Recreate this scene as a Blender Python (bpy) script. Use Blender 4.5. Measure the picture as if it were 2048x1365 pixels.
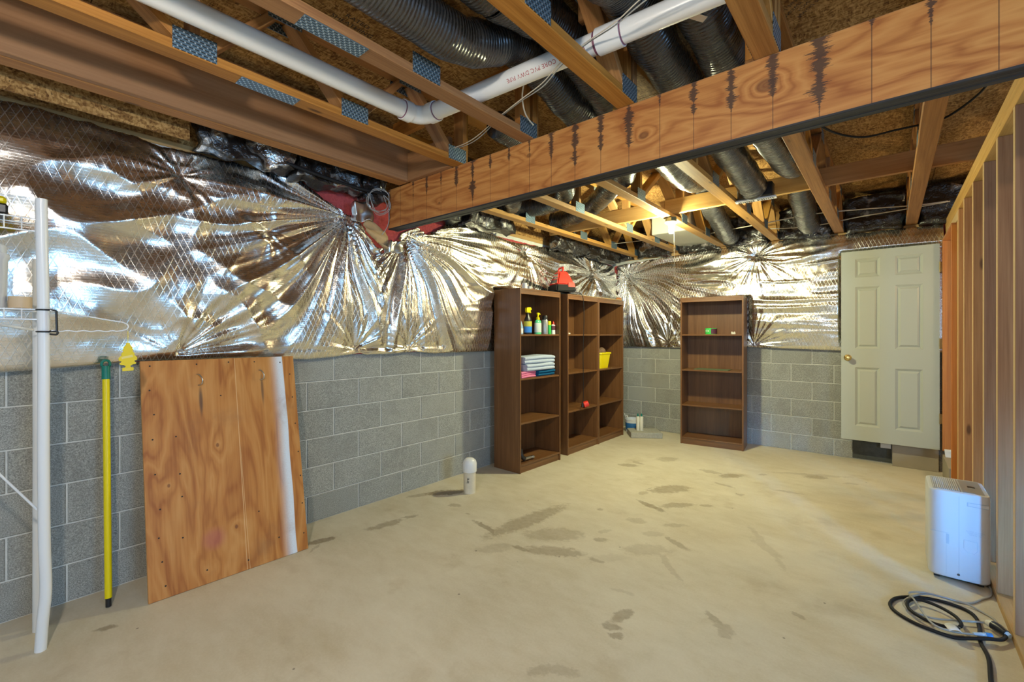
import bpy, bmesh, math, random
import numpy as np
from mathutils import Vector, Matrix

for o in list(bpy.data.objects): bpy.data.objects.remove(o, do_unlink=True)
scn = bpy.context.scene
COL = scn.collection
PI = math.pi

# ------------------------------------------------------------------ camera
TH = math.radians(40.16)
cd = bpy.data.cameras.new('camera')
cd.sensor_width = 36.0; cd.lens = 894.6/2048*36
cd.shift_x = 0.0; cd.shift_y = -13.0/2048
cd.clip_start = 0.02
cam = bpy.data.objects.new('camera', cd); COL.objects.link(cam)
cam.location = (0, 0, 1.34); cam.rotation_euler = (PI/2, 0, TH)
scn.camera = cam

# ------------------------------------------------------------------ world, lights, exposure
w = bpy.data.worlds.new('sky'); scn.world = w; w.use_nodes = True
bg = w.node_tree.nodes['Background']
bg.inputs[0].default_value = (0.42, 0.66, 1.0, 1); bg.inputs[1].default_value = 1.0
scn.view_settings.view_transform = 'Standard'
scn.view_settings.look = 'None'
scn.view_settings.gamma = 1.0
scn.view_settings.use_curve_mapping = False
scn.view_settings.exposure = 0.95

def lamp(name, kind, loc, power, color, size=0.05, rot=(0, 0, 0), sy=None):
    l = bpy.data.lights.new(name, kind); l.energy = power; l.color = color
    if kind == 'POINT': l.shadow_soft_size = size
    if kind == 'AREA':
        l.size = size
        if sy: l.shape = 'RECTANGLE'; l.size_y = sy
    o = bpy.data.objects.new(name, l); COL.objects.link(o)
    o.location = loc; o.rotation_euler = rot
    return o
BULB = (-1.585, 4.22, 2.335)
BULB2 = (-0.69, -0.20, 2.25)
lamp('bulb_light', 'POINT', (BULB[0], BULB[1], BULB[2]-0.005), 135, (0.97, 0.96, 0.58), 0.040)
lamp('bulb_light', 'POINT', (BULB2[0], BULB2[1], BULB2[2]), 72, (1.0, 0.91, 0.78), 0.045)
# daylight through the windows behind and beside the camera, plus an added blue beam
lamp('window_or_added_light', 'AREA', (3.70, 0.75, 1.45), 48, (0.27, 0.58, 1.0), 1.1, (0, PI/2, 0), 1.2)
wb_ = lamp('window_or_added_light', 'AREA', (3.72, -1.75, 1.55), 1.7, (0.08, 0.42, 1.0), .7, (0, 0, 0), .55)  # added narrow blue beam, aimed at the dehumidifier front
wb_.rotation_euler = Vector((3.72-.31, -1.75-3.38, 1.55-.36)).to_track_quat('Z', 'Y').to_euler(); wb_.data.spread = math.radians(11)
lamp('window_or_added_light', 'AREA', (0.9, -3.1, 1.25), 20, (0.62, 0.80, 1.0), 2.4, (PI/2, 0, 0), 1.9)
# the lit room behind the doorway
lamp('stair_light', 'POINT', (1.5, 5.45, 1.9), 16, (1.0, 0.72, 0.36), 0.08)

# ------------------------------------------------------------------ mesh helpers
class MB:
    def __init__(s): s.v = []; s.f = []; s.tc = {}
    def add(s, vs, fs):
        n = len(s.v); s.v += [tuple(p) for p in vs]; s.f += [tuple(i+n for i in f) for f in fs]; return n
    def box(s, x0, x1, y0, y1, z0, z1):
        s.add([(x0,y0,z0),(x1,y0,z0),(x1,y1,z0),(x0,y1,z0),(x0,y0,z1),(x1,y0,z1),(x1,y1,z1),(x0,y1,z1)],
              [(0,3,2,1),(4,5,6,7),(0,1,5,4),(1,2,6,5),(2,3,7,6),(3,0,4,7)]); return s
    def cbox(s, x0, x1, y0, y1, z0, z1, c):
        """box with chamfered edges (48 tris)"""
        bm = bmesh.new(); bmesh.ops.create_cube(bm, size=1)
        for v in bm.verts:
            v.co.x = x0 if v.co.x < 0 else x1; v.co.y = y0 if v.co.y < 0 else y1; v.co.z = z0 if v.co.z < 0 else z1
        bmesh.ops.bevel(bm, geom=bm.edges[:], offset=c, segments=1, affect='EDGES', profile=0.5)
        s.frombm(bm); return s
    def frombm(s, bm):
        bm.verts.index_update()
        s.add([v.co[:] for v in bm.verts], [[v.index for v in f.verts] for f in bm.faces]); bm.free()
    def tube(s, path, r, n=10, cap=True, tc=False, wob=0.0, seed=0):
        P = [Vector(p) for p in path]; m = len(P)
        R = r if isinstance(r, (list, tuple)) else [r]*m
        rng = random.Random(seed)
        T = []
        for i in range(m):
            a = P[max(i-1, 0)]; b = P[min(i+1, m-1)]; T.append((b-a).normalized())
        up = Vector((0, 0, 1)) if abs(T[0].z) < 0.9 else Vector((1, 0, 0))
        N = (up - T[0]*up.dot(T[0])).normalized(); base = len(s.v); L = 0
        for i in range(m):
            N = (N - T[i]*N.dot(T[i])).normalized(); B = T[i].cross(N)
            if i: L += (P[i]-P[i-1]).length
            for k in range(n):
                a = 2*PI*k/n; rr = R[i]*(1 + (rng.uniform(-wob, wob) if wob else 0))
                s.v.append(tuple(P[i] + (N*math.cos(a) + B*math.sin(a))*rr))
                if tc: s.tc[len(s.v)-1] = (k/n*2*PI*R[i], L, 0)
        for i in range(m-1):
            for k in range(n):
                a = base+i*n+k; b = base+i*n+(k+1) % n
                s.f.append((a, b, b+n, a+n))
        if cap:
            s.f.append(tuple(base+k for k in reversed(range(n))))
            s.f.append(tuple(base+(m-1)*n+k for k in range(n)))
        return s
    def lathe(s, prof, n=20, c=(0, 0, 0), sx=1, sy=1):
        base = len(s.v)
        for r, z in prof:
            for k in range(n):
                a = 2*PI*k/n; s.v.append((c[0]+r*sx*math.cos(a), c[1]+r*sy*math.sin(a), c[2]+z))
        for i in range(len(prof)-1):
            for k in range(n):
                a = base+i*n+k; b = base+i*n+(k+1) % n
                s.f.append((a, b, b+n, a+n))
        s.f.append(tuple(base+k for k in reversed(range(n))))
        s.f.append(tuple(base+(len(prof)-1)*n+k for k in range(n)))
        return s
    def prism(s, poly, z0, z1, axis='z'):
        n = len(poly)
        def m(p, z): return (p[0], p[1], z) if axis == 'z' else ((p[0], z, p[1]) if axis == 'y' else (z, p[0], p[1]))
        s.add([m(p, z0) for p in poly]+[m(p, z1) for p in poly],
              [tuple(reversed(range(n))), tuple(range(n, 2*n))]+[(i, (i+1) % n, (i+1) % n+n, i+n) for i in range(n)])
        return s

def smoothpath(pts, k=6):
    """Catmull-Rom through the points"""
    P = [Vector(p) for p in pts]; out = []
    for i in range(len(P)-1):
        p0 = P[max(i-1, 0)]; p1 = P[i]; p2 = P[i+1]; p3 = P[min(i+2, len(P)-1)]
        for j in range(k):
            t = j/k
            out.append(0.5*((2*p1)+(p2-p0)*t+(2*p0-5*p1+4*p2-p3)*t*t+(3*p1-p0-3*p2+p3)*t**3))
    out.append(P[-1]); return [tuple(p) for p in out]

def meshof(name, mb, mat, smooth=False):
    me = bpy.data.meshes.new(name); me.from_pydata(mb.v, [], mb.f)
    if mb.tc:
        at = me.attributes.new('tc', 'FLOAT_VECTOR', 'POINT')
        buf = np.zeros((len(mb.v), 3), dtype=np.float32)
        for i, t in mb.tc.items(): buf[i] = t
        at.data.foreach_set('vector', buf.ravel())
    bm = bmesh.new(); bm.from_mesh(me); bmesh.ops.recalc_face_normals(bm, faces=bm.faces); bm.to_mesh(me); bm.free()
    if smooth:
        me.polygons.foreach_set('use_smooth', [True]*len(me.polygons))
        if smooth != 'all': me.set_sharp_from_angle(angle=math.radians(40))
    if mat: me.materials.append(mat)
    return me

def obj(name, mb, mat, parent=None, loc=(0, 0, 0), rot=(0, 0, 0), smooth=False, kind=None, label=None, cat=None, group=None):
    me = mb if isinstance(mb, bpy.types.Mesh) else meshof(name, mb, mat, smooth)
    o = bpy.data.objects.new(name, me); COL.objects.link(o)
    o.location = loc; o.rotation_euler = rot
    if parent: o.parent = parent
    tag(o, label, cat, group, kind); return o

def tag(o, label=None, cat=None, group=None, kind=None):
    if label: o['label'] = label
    if cat: o['category'] = cat
    if group: o['group'] = group
    if kind: o['kind'] = kind
    return o

def thing(name, label, cat, loc=(0, 0, 0), rotz=0, group=None, kind=None):
    o = bpy.data.objects.new(name, None); COL.objects.link(o); o.empty_display_size = 0.1
    o.location = loc; o.rotation_euler = (0, 0, rotz)
    return tag(o, label, cat, group, kind)

_stick = {}
def stick(name, p0, p1, wd, th, mat, parent=None, side=(0, 0, 1), origin=(0, 0, 0), bev=0.002, **k):
    """timber from p0 to p1; th is measured along the vector `side`, wd across it; grain runs along local X"""
    p0 = Vector(p0)-Vector(origin); p1 = Vector(p1)-Vector(origin)
    d = p1-p0; L = d.length; x = d.normalized(); z = Vector(side); z = (z-x*z.dot(x)).normalized(); y = z.cross(x)
    key = (round(L, 3), wd, th, mat.name, bev)
    if key not in _stick:
        mb = MB()
        if bev: mb.cbox(-L/2, L/2, -wd/2, wd/2, -th/2, th/2, bev)
        else: mb.box(-L/2, L/2, -wd/2, wd/2, -th/2, th/2)
        _stick[key] = meshof(name, mb, mat)
    o = obj(name, _stick[key], None, parent, **k)
    m = Matrix((x, y, z)).transposed().to_4x4(); m.translation = (p0+p1)/2
    o.matrix_local = m
    return o

# ------------------------------------------------------------------ material helpers
class NT:
    def __init__(s, name):
        s.m = bpy.data.materials.new(name); s.m.use_nodes = True; s.t = s.m.node_tree
        s.b = s.t.nodes['Principled BSDF']; s.tc = None
    def n(s, ty, props=None, **ins):
        nd = s.t.nodes.new(ty)
        for k, v in (props or {}).items(): setattr(nd, k, v)
        for k, v in ins.items():
            key = int(k[1:]) if k[0] == '_' else k.replace('_', ' ')
            s.set(nd.inputs[key], v)
        return nd
    def set(s, sock, v):
        if isinstance(v, bpy.types.NodeSocket): s.t.links.new(v, sock)
        elif isinstance(v, bpy.types.Node): s.t.links.new(v.outputs[0], sock)
        else:
            if isinstance(v, tuple) and len(v) == 3 and sock.type == 'RGBA': v = v+(1,)
            sock.default_value = v
    def obj(s): return s.n('ShaderNodeTexCoord').outputs['Object']
    def attr(s, name): return s.n('ShaderNodeAttribute', {'attribute_name': name}).outputs['Vector']
    def rnd(s): return s.n('ShaderNodeObjectInfo').outputs['Random']
    def mp(s, v, scale=(1, 1, 1), loc=(0, 0, 0), rot=(0, 0, 0)):
        return s.n('ShaderNodeMapping', Vector=v, Scale=scale, Location=loc, Rotation=rot).outputs[0]
    def noise(s, v, scale, detail=3, rough=0.5, dist=0.0):
        return s.n('ShaderNodeTexNoise', Vector=v, Scale=scale, Detail=detail, Roughness=rough, Distortion=dist).outputs['Fac']
    def vor(s, v, scale, out='Distance', feature='F1', rand=1.0):
        return s.n('ShaderNodeTexVoronoi', {'feature': feature}, Vector=v, Scale=scale, Randomness=rand).outputs[out]
    def ramp(s, fac, stops, interp='LINEAR'):
        r = s.n('ShaderNodeValToRGB', Fac=fac); cr = r.color_ramp; cr.interpolation = interp
        while len(cr.elements) < len(stops): cr.elements.new(0.5)
        for e, (p, c) in zip(cr.elements, stops):
            e.position = p; e.color = (c, c, c, 1) if isinstance(c, (int, float)) else tuple(c)+(1,)
        return r.outputs[0]
    def mix(s, fac, a, b, mode='MIX'):
        nd = s.n('ShaderNodeMix', {'data_type': 'RGBA', 'blend_type': mode})
        s.set(nd.inputs[0], fac); s.set(nd.inputs[6], a); s.set(nd.inputs[7], b); return nd.outputs[2]
    def m_(s, op, a, b=0.0, c=0.0, clamp=False):
        nd = s.n('ShaderNodeMath', {'operation': op, 'use_clamp': clamp})
        s.set(nd.inputs[0], a); s.set(nd.inputs[1], b); s.set(nd.inputs[2], c); return nd.outputs[0]
    def ss(s, x, lo, hi):
        nd = s.n('ShaderNodeMapRange', {'interpolation_type': 'SMOOTHSTEP'}, Value=x)
        nd.inputs[1].default_value = lo; nd.inputs[2].default_value = hi
        if lo > hi:
            nd.inputs[1].default_value = hi; nd.inputs[2].default_value = lo
            nd.inputs[3].default_value = 1; nd.inputs[4].default_value = 0
        return nd.outputs[0]
    def xyz(s, v): return s.n('ShaderNodeSeparateXYZ', Vector=v).outputs
    def comb(s, x, y, z): return s.n('ShaderNodeCombineXYZ', X=x, Y=y, Z=z).outputs[0]
    def vadd(s, a, b): return s.n('ShaderNodeVectorMath', {'operation': 'ADD'}, _0=a, _1=b).outputs[0]
    def vscale(s, a, k):
        nd = s.n('ShaderNodeVectorMath', {'operation': 'SCALE'}, _0=a); s.set(nd.inputs['Scale'], k); return nd.outputs[0]
    def length(s, v): return s.n('ShaderNodeVectorMath', {'operation': 'LENGTH'}, _0=v).outputs['Value']
    def bump(s, h, strength=0.3, dist=0.01, normal=None):
        nd = s.n('ShaderNodeBump', Height=h, Strength=strength, Distance=dist)
        if normal is not None: s.set(nd.inputs['Normal'], normal)
        return nd.outputs[0]
    def out(s, color=None, rough=None, metal=None, normal=None, spec=None, **k):
        if color is not None: s.set(s.b.inputs['Base Color'], color)
        if rough is not None: s.set(s.b.inputs['Roughness'], rough)
        if metal is not None: s.set(s.b.inputs['Metallic'], metal)
        if normal is not None: s.set(s.b.inputs['Normal'], normal)
        if spec is not None: s.set(s.b.inputs['Specular IOR Level'], spec)
        for kk, v in k.items(): s.set(s.b.inputs[kk.replace('_', ' ')], v)
        return s.m

def plain(name, col, rough=0.5, metal=0.0, spec=None, var=0.0, nscale=6, bump=0.0, **k):
    t = NT(name)
    if var or bump:
        f = t.noise(t.obj(), nscale, 4, 0.6)
        c = t.mix(f, tuple(x*(1-var) for x in col), tuple(min(1, x*(1+var)) for x in col)) if var else col
        nb = t.bump(f, bump, 0.01) if bump else None
        return t.out(c, rough, metal, nb, spec, **k)
    return t.out(col, rough, metal, None, spec, **k)

def wood(name, dark, light, rough=0.6, knots=0.05, vary=0.35, across=20.0):
    t = NT(name); r = t.rnd()
    v = t.vadd(t.obj(), t.comb(t.m_('MULTIPLY', r, 37.0), t.m_('MULTIPLY', r, 11.0), t.m_('MULTIPLY', r, 23.0)))
    fine = t.noise(t.mp(v, (1.2, across*2.6, across*2.6)), 2.4, 5, 0.62)
    band = t.noise(t.mp(v, (0.5, across*.55, across*.55)), 2.0, 3, 0.5, 0.6)
    f = t.m_('ADD', t.m_('MULTIPLY', fine, 0.5), t.m_('MULTIPLY', band, 0.5))
    c = t.ramp(f, [(0.30, dark), (0.72, light)])
    if knots:
        d = t.vor(t.mp(v, (2.4, 7.5, 7.5)), 1.0)
        k = t.ss(d, knots*2.6, knots)
        c = t.mix(t.m_('MULTIPLY', k, 0.8), c, tuple(x*0.25 for x in dark))
    hsv = t.n('ShaderNodeHueSaturation', Color=c, Value=t.m_('ADD', 1-vary/2, t.m_('MULTIPLY', r, vary)), Saturation=t.m_('ADD', 0.92, t.m_('MULTIPLY', r, 0.16)))
    return t.out(hsv.outputs[0], rough, 0, t.bump(fine, 0.15, 0.004), 0.35)

M = {}
M['truss'] = wood('truss_wood', (0.235, 0.088, 0.021), (0.53, 0.255, 0.076))
M['truss_far'] = wood('pale_truss_wood', (0.32, 0.15, 0.035), (0.60, 0.34, 0.105))
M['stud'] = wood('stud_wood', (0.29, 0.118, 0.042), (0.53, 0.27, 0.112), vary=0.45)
M['plate_wood'] = wood('plate_wood', (0.42, 0.235, 0.070), (0.66, 0.42, 0.165))
M['joist'] = wood('joist_wood', (0.30, 0.125, 0.038), (0.50, 0.245, 0.088), across=12)
M['jamb'] = wood('jamb_wood', (0.48, 0.14, 0.02), (0.68, 0.27, 0.05), 0.4, 0.0, 0.1)
M['strip'] = wood('strip_wood', (0.42, 0.28, 0.11), (0.6, 0.45, 0.22), knots=0)

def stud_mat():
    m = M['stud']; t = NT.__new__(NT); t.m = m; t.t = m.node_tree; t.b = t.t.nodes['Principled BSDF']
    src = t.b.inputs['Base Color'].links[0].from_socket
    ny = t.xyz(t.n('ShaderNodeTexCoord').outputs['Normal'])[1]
    e = t.ss(t.m_('ABSOLUTE', ny), .6, .9)   # narrow edges coloured paler for the light they catch; wide faces stay redder
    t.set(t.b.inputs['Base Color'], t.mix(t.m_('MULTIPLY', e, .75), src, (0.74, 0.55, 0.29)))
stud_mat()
def lam(name, axis):
    t = NT(name); v = t.obj()
    sc = {'x': (1.2, 34, 34), 'z': (34, 34, 1.2)}[axis]
    f1 = t.noise(t.mp(v, sc), 2.2, 5, 0.65); f2 = t.noise(t.mp(v, tuple(x*.25 for x in sc)), 2.0, 3)
    c = t.ramp(t.m_('ADD', t.m_('MULTIPLY', f1, .6), t.m_('MULTIPLY', f2, .4)), [(0.30, (0.115, 0.047, 0.016)), (0.55, (0.195, 0.088, 0.032)), (0.75, (0.27, 0.13, 0.052))])
    return t.out(c, 0.36, 0, t.bump(f1, 0.05, 0.002), 0.45)
M['lam_x'] = lam('walnut_laminate_across', 'x'); M['lam_z'] = lam('walnut_laminate_upright', 'z')

def osb():
    t = NT('osb'); v = t.obj(); r = t.rnd()
    v = t.vadd(v, t.comb(t.m_('MULTIPLY', r, 9.0), t.m_('MULTIPLY', r, 5.0), 0.0))
    wv = t.vadd(v, t.vscale(t.n('ShaderNodeTexNoise', Vector=v, Scale=9.0, Detail=1.0).outputs['Color'], 0.05))
    a = t.vor(t.mp(wv, (130, 34, 90), rot=(0, 0, 0.5)), 1.0, 'Color')
    b = t.vor(t.mp(wv, (40, 150, 90), rot=(0, 0, 0.25)), 1.0, 'Color')
    ga = t.xyz(a)[0]; gb = t.xyz(b)[1]
    f = t.m_('ADD', t.m_('MULTIPLY', ga, .5), t.m_('MULTIPLY', gb, .5))
    c = t.ramp(f, [(0.08, (0.125, 0.052, 0.014)), (0.42, (0.29, 0.15, 0.044)), (0.92, (0.54, 0.32, 0.115))])
    dk = t.ss(t.noise(t.mp(v, (8, 40, 20), rot=(0, 0, 0.6)), 1.6, 2), 0.70, 0.78)
    c = t.mix(t.m_('MULTIPLY', dk, .8), c, (0.05, 0.025, 0.01))
    return t.out(c, 0.75, 0, t.bump(f, 0.25, 0.004), 0.2)
M['osb'] = osb()

def block():
    t = NT('concrete_block'); v = t.obj(); r = t.rnd()
    v2 = t.vadd(v, t.comb(t.m_('MULTIPLY', r, 31.), t.m_('MULTIPLY', r, 17.), t.m_('MULTIPLY', r, 7.)))
    n1 = t.noise(v2, 210, 3, 0.8); n2 = t.noise(v2, 6, 4, 0.6); pit = t.vor(v2, 42)
    c = t.ramp(n1, [(0.32, (0.17, 0.172, 0.155)), (0.5, (0.345, 0.348, 0.315)), (0.68, (0.60, 0.60, 0.55))])
    c = t.mix(t.m_('MULTIPLY', t.ss(n2, 0.45, 0.7), 0.35), c, (0.24, 0.235, 0.21))
    pk = t.m_('MULTIPLY', t.ss(pit, 0.13, 0.05), t.ss(t.noise(v2, 14, 2), 0.5, 0.62))
    c = t.mix(t.m_('MULTIPLY', pk, 0.75), c, (0.06, 0.06, 0.058))
    hsv = t.n('ShaderNodeHueSaturation', Color=c, Value=t.m_('ADD', .94, t.m_('MULTIPLY', r, .14)))
    h = t.m_('SUBTRACT', n1, t.m_('MULTIPLY', pk, 1.2))
    return t.out(hsv.outputs[0], 0.9, 0, t.bump(h, 0.5, 0.006), 0.15)
M['block'] = block()
M['mortar'] = plain('mortar', (0.64, 0.64, 0.59), 0.95, var=0.25, nscale=30, bump=0.2, spec=0.1)
M['mortar_dark'] = plain('dark_coating', (0.075, 0.08, 0.072), 0.85, var=0.4, nscale=25, bump=0.2)

STAINS = [  # x, y, half length, half width, turn, strength
 (-2.87,2.538,0.173,0.056,0.92,0.9),
 (-2.994,2.359,0.102,0.034,1.19,0.5),
 (-2.712,1.821,0.135,0.04,1.37,0.6),
 (-2.696,2.026,0.062,0.026,1.28,0.55),
 (-2.603,2.389,0.056,0.029,0.44,0.5),
 (-2.395,2.337,0.022,0.014,0.43,0.5),
 (-2.813,1.421,0.096,0.039,1.4,0.8),
 (-2.748,1.345,0.06,0.01,2.14,0.4),
 (-2.147,2.248,0.143,0.023,-0.27,0.7),
 (-1.99,2.54,0.382,0.077,1.45,0.55),
 (-1.717,2.471,0.19,0.094,0.7,0.4),
 (-1.587,2.274,0.174,0.059,0.51,0.55),
 (-1.755,2.175,0.086,0.019,0.16,0.6),
 (-1.893,2.064,0.115,0.053,1.1,0.3),
 (-1.334,2.35,0.054,0.017,0.02,0.5),
 (-1.282,2.417,0.13,0.046,0.8,0.15),
 (-0.974,1.97,0.074,0.033,1.24,0.6),
 (-0.976,1.86,0.043,0.03,0.2,0.6),
 (-0.927,1.819,0.031,0.018,0.64,0.6),
 (-1.442,2.6,0.038,0.031,0.38,0.45),
 (-1.384,3.031,0.059,0.04,0.71,0.3),
 (-1.062,1.425,0.048,0.023,0.95,0.35),
 (-0.997,1.486,0.067,0.029,0.44,0.35),
 (-2.044,4.276,0.101,0.052,0.61,0.55),
 (-2.006,4.42,0.072,0.029,-0.13,0.45),
 (-1.454,3.838,0.191,0.085,1.0,0.6),
 (-1.426,3.365,0.139,0.033,-0.39,0.7),
 (-1.268,3.513,0.143,0.046,0.86,0.55),
 (-1.091,3.644,0.054,0.031,0.86,0.5),
 (-1.588,3.599,0.058,0.03,0.98,0.4),
 (-1.821,4.75,0.121,0.08,0.84,0.4),
 (-1.147,4.579,0.114,0.055,0.87,0.6),
 (-1.335,4.587,0.104,0.05,-0.21,0.4),
 (-0.531,5.044,0.094,0.065,0.7,0.55),
 (-0.561,5.111,0.316,0.038,0.46,0.3),
 (-0.659,4.427,0.102,0.026,0.16,0.35),
 (-1.134,4.264,0.098,0.023,-0.24,0.4),
 (-0.922,4.815,0.043,0.029,0.91,0.4),
 (-1.035,2.871,0.099,0.028,-0.45,0.5),
 (-1.159,2.668,0.137,0.071,0.7,0.28),
 (-0.986,2.584,0.187,0.018,-0.83,0.25),
 (-1.21,2.909,0.072,0.039,0.7,0.25),
 (-1.157,3.133,0.082,0.034,0.57,0.35),
 (-0.606,3.209,0.294,0.025,-1.04,0.22),
 (-0.595,3.183,0.143,0.036,-0.82,0.22),
 (-0.631,2.224,0.053,0.019,-0.69,0.5),
 (-0.578,2.182,0.055,0.034,-0.12,0.4),
 (-0.562,2.133,0.036,0.021,-0.42,0.35),
 (-0.328,2.506,0.032,0.016,-0.49,0.45),
 (-1.441,2.604,0.032,0.024,0.5,0.5),
 (-1.692,3.059,0.024,0.018,0.71,0.5),
 (-1.395,3.044,0.059,0.044,0.7,0.3),
 (-1.482,2.736,0.053,0.022,1.06,0.25),
 (-0.266,5.031,0.056,0.025,0.7,0.35),
 (-0.949,4.087,0.038,0.028,0.4,0.4),
 (-1.069,2.154,0.062,0.017,0.28,0.2),
 (-0.294,4.512,0.342,0.171,0.62,0.12),
 (-2.733,0.359,0.038,0.021,0.98,0.7)]
def floor_mat():
    t = NT('concrete_floor'); v = t.obj()
    warp = t.vscale(t.vadd(t.n('ShaderNodeTexNoise', Vector=v, Scale=7., Detail=6., Roughness=.7).outputs['Color'], (-.5, -.5, -.5)), 0.10)
    vw = t.vadd(v, warp)
    n1 = t.noise(v, 1.3, 5, 0.55, 0.4); n2 = t.noise(t.mp(v, (4, 9, 10), rot=(0, 0, .9)), 1.4, 6, 0.65); n3 = t.noise(v, 90, 3, 0.6)
    f = t.m_('ADD', t.m_('ADD', t.m_('MULTIPLY', n1, .5), t.m_('MULTIPLY', n2, .34)), t.m_('MULTIPLY', n3, .16))
    c = t.ramp(f, [(0.33, (0.51, 0.445, 0.315)), (0.52, (0.62, 0.565, 0.445)), (0.68, (0.69, 0.645, 0.525))])
    blot = t.ss(t.noise(t.mp(v, (1, 1, 1), loc=(3, 1, 0)), 2.6, 5, .6), 0.56, 0.72)
    c = t.mix(t.m_('MULTIPLY', blot, .28), c, (0.33, 0.25, 0.135))
    acc = None; edge = t.m_('MULTIPLY', t.m_('SUBTRACT', t.noise(v, 24, 5, .65), .5), 1.5)
    for x, y, rx, ry, rot, st in STAINS:
        q = t.mp(t.vadd(vw, (-x, -y, 0)), (1, 1, 0), rot=(0, 0, -rot))
        l = t.m_('ADD', t.length(t.mp(q, (1/rx, 1/ry, 0))), edge)
        mk = t.m_('MULTIPLY', t.ss(l, 1.25, 0.75), st*.85)
        acc = mk if acc is None else t.m_('MAXIMUM', acc, mk)
    acc = t.m_('MULTIPLY', acc, t.m_('ADD', .55, t.m_('MULTIPLY', t.noise(v, 30, 4, .6), .9)), clamp=True)
    c = t.mix(acc, c, (0.215, 0.16, 0.095))
    speck = t.m_('MULTIPLY', t.ss(t.vor(v, 5.5), 0.045, 0.02), 0.7)
    c = t.mix(speck, c, (0.09, 0.07, 0.05))
    return t.out(c, t.m_('ADD', .52, t.m_('MULTIPLY', n2, .25)), 0, t.bump(n3, 0.12, 0.003), 0.3)
M['floor'] = floor_mat()

def foil_mat():
    t = NT('foil_facing'); uv = t.attr('tc'); x, y, z = t.xyz(uv)
    def line(a, wd): # periodic thin line, 1 at the line
        fr = t.m_('FRACT', a); d = t.m_('ABSOLUTE', t.m_('SUBTRACT', fr, .5)); return t.ss(d, wd, wd*.3)
    u1 = t.m_('MULTIPLY', x, 30.0); v1 = t.m_('MULTIPLY', y, 13.0); v2 = t.m_('MULTIPLY', y, 72.0)
    d1 = line(t.m_('ADD', u1, v1), .085); d2 = line(t.m_('SUBTRACT', u1, v1), .085); h = line(v2, .20)
    mod = t.noise(uv, 2.0, 2)
    th = t.m_('MAXIMUM', t.m_('MULTIPLY', t.m_('MAXIMUM', d1, d2), t.ss(mod, .36, .54)), t.m_('MULTIPLY', h, .28))
    cr = t.noise(uv, 38, 4, 0.6); cr2 = t.noise(uv, 11, 3, .55, .8)
    hh = t.m_('ADD', t.m_('MULTIPLY', th, .17), t.m_('ADD', t.m_('MULTIPLY', cr, .30), t.m_('MULTIPLY', cr2, .75)))
    nb = t.bump(hh, 0.5, 0.005)
    c = t.mix(t.noise(uv, 3, 3), (0.80, 0.78, 0.74), (0.90, 0.89, 0.86))
    return t.out(c, t.m_('ADD', t.m_('ADD', 0.17, t.m_('MULTIPLY', cr, .12)), t.m_('MULTIPLY', th, .14)), 1.0, nb)
M['foil'] = foil_mat()
M['pink'] = plain('fiberglass', (0.46, 0.085, 0.085), 0.95, var=0.4, nscale=40, bump=0.8, spec=0.05)
M['kraft'] = plain('kraft_paper', (0.50, 0.33, 0.16), 0.7, var=0.2, nscale=8, bump=0.3)

def duct_mat():
    t = NT('duct_jacket'); uv = t.attr('tc'); x, y, z = t.xyz(uv)
    w_ = t.m_('ADD', t.m_('MULTIPLY', y, 2*PI/0.016), t.m_('MULTIPLY', t.noise(t.mp(uv, (6, 14, 1)), 1, 2), 7.0))
    ring = t.m_('SINE', w_); cr = t.noise(t.mp(uv, (8, 70, 1)), 1.0, 4, .65)
    hh = t.m_('ADD', t.m_('MULTIPLY', ring, .4), t.m_('MULTIPLY', cr, 1.6))
    c = t.mix(cr, (0.012, 0.012, 0.013), (0.05, 0.048, 0.047))
    return t.out(c, t.m_('ADD', .16, t.m_('MULTIPLY', cr, .22)), 0, t.bump(hh, 0.55, 0.006), 0.9)
M['duct'] = duct_mat()
def batt_mat():
    t = NT('batt_wrap'); v = t.obj(); r = t.rnd()
    v2 = t.vadd(v, t.comb(t.m_('MULTIPLY', r, 9.), 0., 0.))
    n = t.noise(v2, 16, 4, .6, .8); s = t.ss(t.noise(v2, 6, 3), .55, .66)
    c = t.mix(s, (0.018, 0.016, 0.015), (0.55, 0.53, 0.5))
    return t.out(c, .18, t.m_('MULTIPLY', s, .95), t.bump(n, .9, .02), .8)
M['batt'] = batt_mat()

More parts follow.
